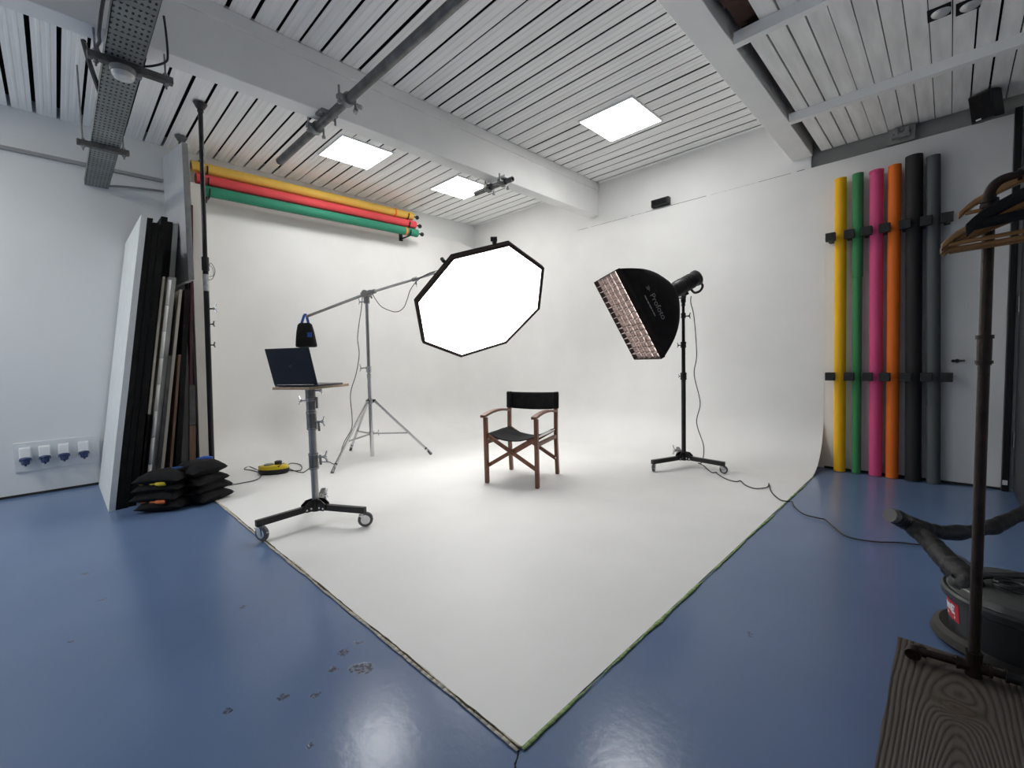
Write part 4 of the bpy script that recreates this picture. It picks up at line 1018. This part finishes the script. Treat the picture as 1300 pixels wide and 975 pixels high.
MB().lathe([(0, -.030), (.026, -.029), (.044, -.022), (.052, -.008), (.054, .004)], (-3.447, .365, 2.826), n=28).build('cover', CLEAR, t)
MB().box((-3.46, .41, 2.832), (-3.43, .45, 2.858)).build('junction_box', GREYM, t, bevel=.004)
cable('tray_cable', 'black cable drooping beside the left edge of the cable tray', [(-2.6, .28, 2.97), (-2.95, .262, 2.93), (-3.15, .250, 2.86), (-3.32, .262, 2.90), (-3.47, .262, 2.945), (-3.58, .28, 2.97)], .008)
cable('tray_cable', 'thick black cable sloping down into the cable tray below the large beam', [(-3.60, .215, 3.02), (-3.75, .245, 2.975), (-3.95, .29, 2.935), (-4.15, .33, 2.92)], .013)
cable('tray_cable', 'black cable hanging on the right side of the cable tray beside the large beam', [(-3.385, .565, 3.22), (-3.38, .57, 3.12), (-3.385, .572, 3.0), (-3.40, .560, 2.96), (-3.44, .50, 2.93), (-3.5, .43, 2.925)], .006)

# ------------------------------------------------------------------ scaffold tubes under the beams
t = thing('scaffold_tube', 'long dark steel tube hung under the large beam, ending near a ceiling light', 'tube', (-3, 1.53, 2.985))
A, B_ = V((-4.407, 1.532, 2.985)), V((-1.19, 1.560, 2.985))
MB().pipe(A, B_, .032, .027, 20).build('tube', TUBE, t)
def coupler(parent, x, tubeA, tubeB, up=.045):
    p = tubeA.lerp(tubeB, (x-tubeA.x)/(tubeB.x-tubeA.x)); mb = MB(); mb.pipe(p-V((.026, 0, 0)), p+V((.026, 0, 0)), .045, .031, 18)
    mb.box((p.x-.022, p.y-.075, p.z-.012), (p.x+.022, p.y-.035, p.z+.016)); mb.cyl((p.x, p.y-.062, p.z-.05), (p.x, p.y-.062, p.z+.075), .008, n=8); mb.cyl((p.x, p.y-.062, p.z-.045), (p.x, p.y-.062, p.z-.03), .016, n=6)
    mb.cyl((p.x, p.y+.055, p.z-.055), (p.x, p.y+.055, p.z+.03), .008, n=8); mb.cyl((p.x, p.y+.055, p.z-.06), (p.x, p.y+.055, p.z-.045), .015, n=6)
    return mb.build('coupler', GALV, parent)
coupler(t, -3.07, A, B_); coupler(t, -3.60, A, B_); coupler(t, -1.60, A, B_)
mb = MB().box((-3.47, 1.48, 3.012), (-3.39, 1.62, 3.03)); mb.box((-3.42, 1.50, 3.0), (-3.40, 1.60, 3.05)); mb.cyl((-3.40, 1.60, 2.95), (-3.40, 1.60, 3.06), .008, n=8); mb.build('beam_clip', GALV, t)
mb = MB(); 
for k in range(5):
    a0 = V((-3.10+.02*k, 1.60, 2.95-.012*abs(k-2))); mb.tube([a0, a0+V((.02, .008, -.012)), a0+V((.035, 0, .006)), a0+V((.012, -.008, .012)), a0], .004, n=6)
mb.build('safety_chain', STEEL, t)
t = thing('scaffold_tube', 'short steel tube stub clamped under the large beam near the back corner', 'tube', (-3.45, 3.37, 2.975))
A, B_ = V((-3.80, 3.362, 2.975)), V((-3.235, 3.376, 2.975)); MB().pipe(A, B_, .026, .021, 18).build('tube', TUBE, t)
coupler(t, -3.57, A, B_); coupler(t, -3.36, A, B_)
MB().box((-3.42, 3.33, 3.0), (-3.30, 3.40, 3.03)).build('beam_clip', WHITEPL, t)

# ------------------------------------------------------------------ small fittings high on the back wall
t = thing('wall_speaker', 'small black box speaker on the back wall just above the white cove edge', 'speaker', (-2.51, YB, 2.96))
MB().box((-2.632, YB-.045, 2.928), (-2.412, YB+.021, 3.012)).build('cabinet', BLACKP, t, bevel=.004)
MB().box((-2.612, YB-.048, 2.940), (-2.432, YB-.044, 3.000)).build('grille', BLACKF, t)
t = thing('wall_speaker', 'black angled loudspeaker above the rolls, at the door end of the back wall', 'speaker', (.16, 5.0, 2.95))
Rz = Matrix.Rotation(R_(-28), 3, 'Z') @ Matrix.Rotation(R_(16), 3, 'X')
MB().obox((.155, 5.0, 2.945), (.135, .13, .20), Rz).build('cabinet', BLACKP, t, bevel=.008)
MB().obox(V((.155, 5.0, 2.945))+Rz @ V((0, -.067, .0)), (.118, .004, .18), Rz).build('grille', BLACKF, t)
MB().obox(V((.155, 5.0, 2.945))+Rz @ V((-.02, -.07, -.08)), (.03, .002, .010), Rz).build('badge', STEEL, t)
MB().cyl((.155, 5.03, 3.0), (.155, YB+.02, 3.02), .015, n=10).build('wall_arm', BLACKM, t)
t = thing('steel_bracket', 'rough steel bracket on the fascia above the black paper roll', 'bracket', (-.335, YB, 2.99))
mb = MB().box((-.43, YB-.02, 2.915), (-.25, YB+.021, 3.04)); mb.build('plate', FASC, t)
mb = MB().box((-.40, YB-.07, 2.945), (-.28, YB-.018, 2.965)); mb.box((-.38, YB-.06, 2.965), (-.36, YB-.018, 3.03)); mb.box((-.31, YB-.06, 2.965), (-.29, YB-.018, 3.02)); mb.build('rail_clip', GREYM, t)
for x, z in ((-.385, 3.0), (-.335, 3.01), (-.29, 2.995), (-.36, 2.93), (-.32, 2.93)): MB().cyl((x, YB-.035, z), (x, YB-.015, z), .013, n=6).build('bolt', STEEL, t)
for x, y, lab in ((-.083, 3.63, 'silver spotlight bulb in a dark slot of the boarded ceiling, left one of the pair'), (.034, 3.68, 'silver spotlight bulb in a dark slot of the boarded ceiling, right one of the pair')):
    t = thing('spotlight', lab, 'spotlight', (x, y, ZB), 'pair of spotlights in the boarded ceiling')
    MB().box((x-.052, y-.065, ZB-.006), (x+.046, y+.06, ZB-.0025)).build('slot', DARK, t)
    MB().ball((x+.006, y, ZB-.006), .044, 18, 10, (1, 1, .45)).build('bulb', BALL, t)

# ------------------------------------------------------------------ clothes rack at the right
rx, ry = .078, 2.075
t = thing('clothes_rack', 'dark iron pipe clothes rack standing on a grey-brown wooden board', 'clothes rack', (rx, ry, .05))
rd = V((1, -.05, 0)).normalized()
def rpt(s, z): return V((rx, ry, z))+rd*s
MB().cyl((rx, ry, .10), (rx, ry, 1.56), .0145, n=20).build('upright', PIPE, t)
MB().cyl(rpt(1.15, .10), rpt(1.15, 1.56), .0145, n=20).build('upright', PIPE, t)
def ring(mb, c, d, r, w=.016): mb.cyl(V(c)-V(d)*w/2, V(c)+V(d)*w/2, r, n=20)
mb = MB().tube([(rx, ry, 1.555), (rx, ry, 1.605), rpt(.008, 1.630), rpt(.028, 1.646), rpt(.06, 1.648)], .0160, n=16); up = V((0, 0, 1))
for z in (1.555, 1.575, 1.590): ring(mb, (rx, ry, z), up, .0215, .010)
ring(mb, rpt(.062, 1.648), rd, .0215, .010); mb.build('elbow', PIPE, t)
MB().cyl(rpt(.05, 1.648), rpt(1.15, 1.648), .0142, n=20).build('rail', PIPE, t)
mb = MB().cyl((rx, ry, 1.075), (rx, ry, 1.165), .0178, n=20); ring(mb, (rx, ry, 1.165), up, .0215, .012); ring(mb, (rx, ry, 1.085), up, .0215, .010); mb.build('coupling', PIPE, t)
bd = V((1, .10, 0)).normalized()
MB().cyl(V((rx, ry, .075))-bd*.145, V((rx, ry, .075))+bd*1.2, .0125, n=18).build('base_pipe', PIPE, t)
mb = MB().cyl(V((rx, ry, .045)), V((rx, ry, .125)), .021, n=18); mb.cyl(V((rx, ry, .075))-bd*.035, V((rx, ry, .075))+bd*.035, .018, n=18)
for s in (-.038, .038): ring(mb, V((rx, ry, .075))+bd*s, bd, .021, .008)
ring(mb, (rx, ry, .122), up, .0215, .008); mb.build('tee_fitting', PIPE, t)
mb = MB().cyl(V((rx, ry, .075))+bd*.075, V((rx, ry, .075))+bd*.135, .018, n=18)
for s in (.075, .135): ring(mb, V((rx, ry, .075))+bd*s, bd, .021, .008)
q = V((rx, ry, .075))+bd*.112; mb.tube([q, q+V((.004, -.03, -.008)), q+V((.02, -.18, -.012)), q+V((.05, -.45, -.014))], .011, n=12); mb.build('cross_pipe', BLACKM, t)
q = V((rx, ry, .075))-bd*.145; mb = MB().tube([q+bd*.03, q+bd*.008, q+V((-.004, -.010, 0)), q+V((-.004, -.026, -.006))], .0185, n=14); ring(mb, q+V((-.004, -.022, -.005)), V((0, 1, .25)).normalized(), .0225, .012); mb.cyl(q+V((-.004, -.029, -.007)), q+V((-.004, -.030, -.0072)), .012, n=14); mb.build('elbow_foot', PIPE, t)
o = MB()
n = 24; mb = MB()
def edge(y): return -.1185+.004*noise.noise(V((y*6, 1, 1)))+.002*noise.noise(V((y*25, 4, 1)))
L0, L1 = .9, 2.178
for i in range(n):
    a, b = L0+(L1-L0)*i/n, L0+(L1-L0)*(i+1)/n
    ea, eb = edge(a), edge(b)
    f = [(0, 3, 2, 1), (4, 5, 6, 7), (3, 0, 4, 7), (1, 2, 6, 5)]
    if i == 0: f.append((0, 1, 5, 4))
    if i == n-1: f.append((2, 3, 7, 6))
    mb.add([(ea, a, .004), (.235, a, .004), (.235, b, .004), (eb, b, .004), (ea, a, .045), (.235, a, .045), (.235, b, .045), (eb, b, .045)], f)
one('wooden_board', mb, PLANK, 'grey-brown grained wooden board lying under the pipe clothes rack', 'board', angle=30)
mb = MB().box((.239, .9, .004), (.56, 2.20, .045)); one('wooden_board', mb, PLANK, 'wooden board beside the grained one, at the right edge under the rack', 'board')

def hanger(s, dy, zc, rz, tilt, m, lab, w=.225, velvet=False, hk=0):
    p = rpt(s, 1.648)
    t = thing('clothes_hanger', lab, 'hanger', (0, 0, 0), 'hangers on the pipe rack')
    th = .011 if not velvet else .010
    top = []; bot = []
    for i in range(25):
        a = -1+2*i/24; x = a*w; z = -.030-.085*abs(a)**1.35 + (-.012*(abs(a)-.86)/.14*1.2 if abs(a) > .86 else 0)
        hh = .030*(1-.35*abs(a)) if not velvet else .036
        top.append((x, z)); bot.append((x, z-hh))
    mb = MB().prism(top+bot[::-1], -th, th, ((1, 0, 0), (0, 0, 1), (0, 1, 0), (0, 0, 0)))
    mb.build('shoulders', m, t, bevel=.004)
    mb = MB().cyl((-w*.93, 0, -.135), (w*.93, 0, -.135), .0065 if not velvet else .015, n=12); mb.build('trouser_bar', m, t)
    mb = MB().tube([(0, 0, -.03), (0, 0, .012), (.006, 0, .022), (.024, 0, .032), (.030, 0, .052), (.018, 0, .072), (0, 0, .076), (-.018, 0, .068), (-.022, 0, .056)], .0022, n=6); mb.xf(Matrix.Translation((0, 0, hk))); mb.build('hook', CHROME, t)
    t.location = (p.x, p.y+dy, zc); t.rotation_euler = (0, R_(tilt), R_(rz))
hanger(.112, -.075, 1.588, -6, -2, HANGW, 'light wooden hanger with the lowest tip, nearest on the pipe rack')
hanger(.118, -.048, 1.582, -8, -1, HANGW, 'light wooden hanger just behind the lowest one on the pipe rack')
hanger(.112, -.085, 1.604, -4, -3, HANGW, 'light wooden hanger whose tip reaches furthest left on the pipe rack')
hanger(.150, -.010, 1.708, -8, -2, HANGW, 'light wooden hanger raised behind the black one on the pipe rack', hk=-.075)
hanger(.162, -.145, 1.645, -4, -4, BLACKF, 'black velvet hanger lying across the wooden ones on the pipe rack', velvet=True, hk=-.03)

# ------------------------------------------------------------------ vacuum cleaner
vx, vy = .205, 2.405
t = thing('vacuum_cleaner', 'dark drum vacuum cleaner with a black hose and red label, behind the pipe rack', 'vacuum cleaner', (vx, vy, 0))
MB().lathe([(.14, .0), (.195, .006), (.206, .020), (.198, .045), (.18, .058)], (vx-.035, vy+.02, .003), n=40).build('wheel_base', VACF, t)
MB().lathe([(.186, .05), (.188, .08), (.198, .196), (.198, .20)], (vx, vy, 0), n=48).build('drum', VACB, t)
MB().lathe([(.205, .188), (.213, .193), (.213, .214), (.206, .222), (.199, .222)], (vx, vy, 0), n=48).build('rim', VACB, t)
MB().lathe([(.198, .220), (.190, .244), (.170, .258), (.10, .264), (0, .265)], (vx, vy, 0), n=48).build('lid', VACL, t)
mb = MB().lathe([(.085, .248), (.083, .262), (.070, .268), (0, .269)], (vx+.03, vy+.03, 0), n=30); mb.build('motor_cap', VACB, t)
mb = MB().tube([(vx-.122, vy-.075, .245), (vx-.120, vy-.070, .272), (vx-.101, vy-.050, .288), (vx-.05, vy-.005, .290), (vx+.03, vy+.065, .284), (vx+.055, vy+.09, .245)], .012, n=12); mb.build('carry_handle', BLACKP, t)
mb = MB()
for k in range(5): mb.tube([(vx-.035+.040*math.cos(a*PI/8+k), vy-.055+.034*math.sin(a*PI/8+k), .258+.007*k+.003*math.sin(a+k)) for a in range(17)], .0045, n=6, sm=2)
mb.build('coiled_cord', CABLEM, t)
mb = MB().lathe([(.052, 0), (.050, .02), (.045, .03)], (vx-.142, vy-.058, .236), n=20); mb.build('hose_port', BLACKP, t)
mb = MB().ball((.045, 2.352, .251), .014, 12, 8, (1.3, .8, .35)); mb.build('lid_badge', YELLOWPL, t)
# red label on the drum with a few white strokes
def drum(a, z, off=.001):
    r = .188+.010*(z-.08)/.116+off; return V((vx+r*math.cos(a), vy+r*math.sin(a), z))
a0, a1 = R_(186), R_(214)
mb = MB().grid(lambda u, v: drum(a0+(a1-a0)*u, .105+.070*v), 8, 2); lb = mb.build('label', REDL, t, fix=False)
mb = MB()
def stroke(p, q, w=.006):
    (u0, v0), (u1, v1) = p, q; d = V((u1-u0, v1-v0, 0)).normalized(); nrm = V((-d.y, d.x, 0))*.07
    c = [(u0+nrm.x, v0+nrm.y), (u0-nrm.x, v0-nrm.y), (u1-nrm.x, v1-nrm.y), (u1+nrm.x, v1+nrm.y)]
    mb.add([drum(a0+(a1-a0)*u, .105+.070*v, .002) for u, v in c], [(0, 1, 2, 3)])
for p, q in (((.2, .4), (.2, .8)), ((.2, .8), (.42, .45)), ((.42, .45), (.42, .8)), ((.58, .42), (.58, .8)), ((.58, .8), (.8, .78)), ((.58, .6), (.75, .6)), ((.58, .42), (.8, .42)), ((.2, .2), (.8, .2))): stroke(p, q)
mb.build('label_print', WHITEI, lb, fix=False)
# thick taped hose
def hr(base, amp, sd): return lambda u: base*(1+amp*noise.noise(V((u*9, sd, 0)))+amp*.6*noise.noise(V((u*24, sd, 3))))
mb = MB().tube([(vx-.142, vy-.058, .24), (.068, 2.345, .262), (.034, 2.42, .268), (.0, 2.488, .282), (-.033, 2.57, .295), (-.078, 2.64, .318), (-.126, 2.655, .348), (-.150, 2.62, .372)], lambda u: hr(.044-.012*u, .28, 1)(u), n=14, sm=8)
mb.build('hose', HOSE, t, angle=60)
mb = MB().tube([(-.165, 2.60, .385), (-.127, 2.665, .352), (-.089, 2.738, .318), (-.043, 2.82, .285), (.002, 2.898, .262), (.069, 3.003, .252), (.152, 3.123, .255), (.208, 3.219, .275), (.28, 3.331, .305), (.40, 3.5, .35)], hr(.032, .30, 7), n=14, sm=8)
mb.build('hose', HOSE, t, angle=60)
mb = MB().tube([(-.128, 2.655, .358), (-.160, 2.605, .382), (-.178, 2.58, .392)], .031, n=14, sm=4); mb.build('hose_end', CAP, t)

# ------------------------------------------------------------------ camera and output
W_, H_ = 1300, 975
f = 566.477
yaw, pit, rol = [math.radians(v) for v in (-44.48250574, -3.15268961, -1.38338403)]
fwd = V((math.sin(yaw)*math.cos(pit), math.cos(yaw)*math.cos(pit), math.sin(pit))); right = V((math.cos(yaw), -math.sin(yaw), 0)); upv = right.cross(fwd)
r2 = right*math.cos(rol)+upv*math.sin(rol); u2 = -right*math.sin(rol)+upv*math.cos(rol)
cam = bpy.data.cameras.new('camera'); cam.sensor_width = 36; cam.lens = 36*f/W_; cam.clip_start = .05; cam.clip_end = 60
co = bpy.data.objects.new('camera', cam); col.objects.link(co)
Mx = Matrix((r2, u2, -fwd)).transposed().to_4x4(); Mx.translation = V((0, 0, 1.13)); co.matrix_world = Mx
sc.camera = co
w = bpy.data.worlds.new('world'); sc.world = w; w.use_nodes = True
w.node_tree.nodes['Background'].inputs[0].default_value = (.5, .5, .5, 1); w.node_tree.nodes['Background'].inputs[1].default_value = .05
sc.view_settings.view_transform = 'Standard'; sc.view_settings.look = 'None'; sc.view_settings.gamma = 1; sc.view_settings.use_curve_mapping = False
sc.view_settings.exposure = 0.0
sc.cycles.use_denoising = True
sc.cycles.max_bounces = 10; sc.cycles.diffuse_bounces = 7; sc.cycles.glossy_bounces = 4; sc.cycles.sample_clamp_indirect = 6
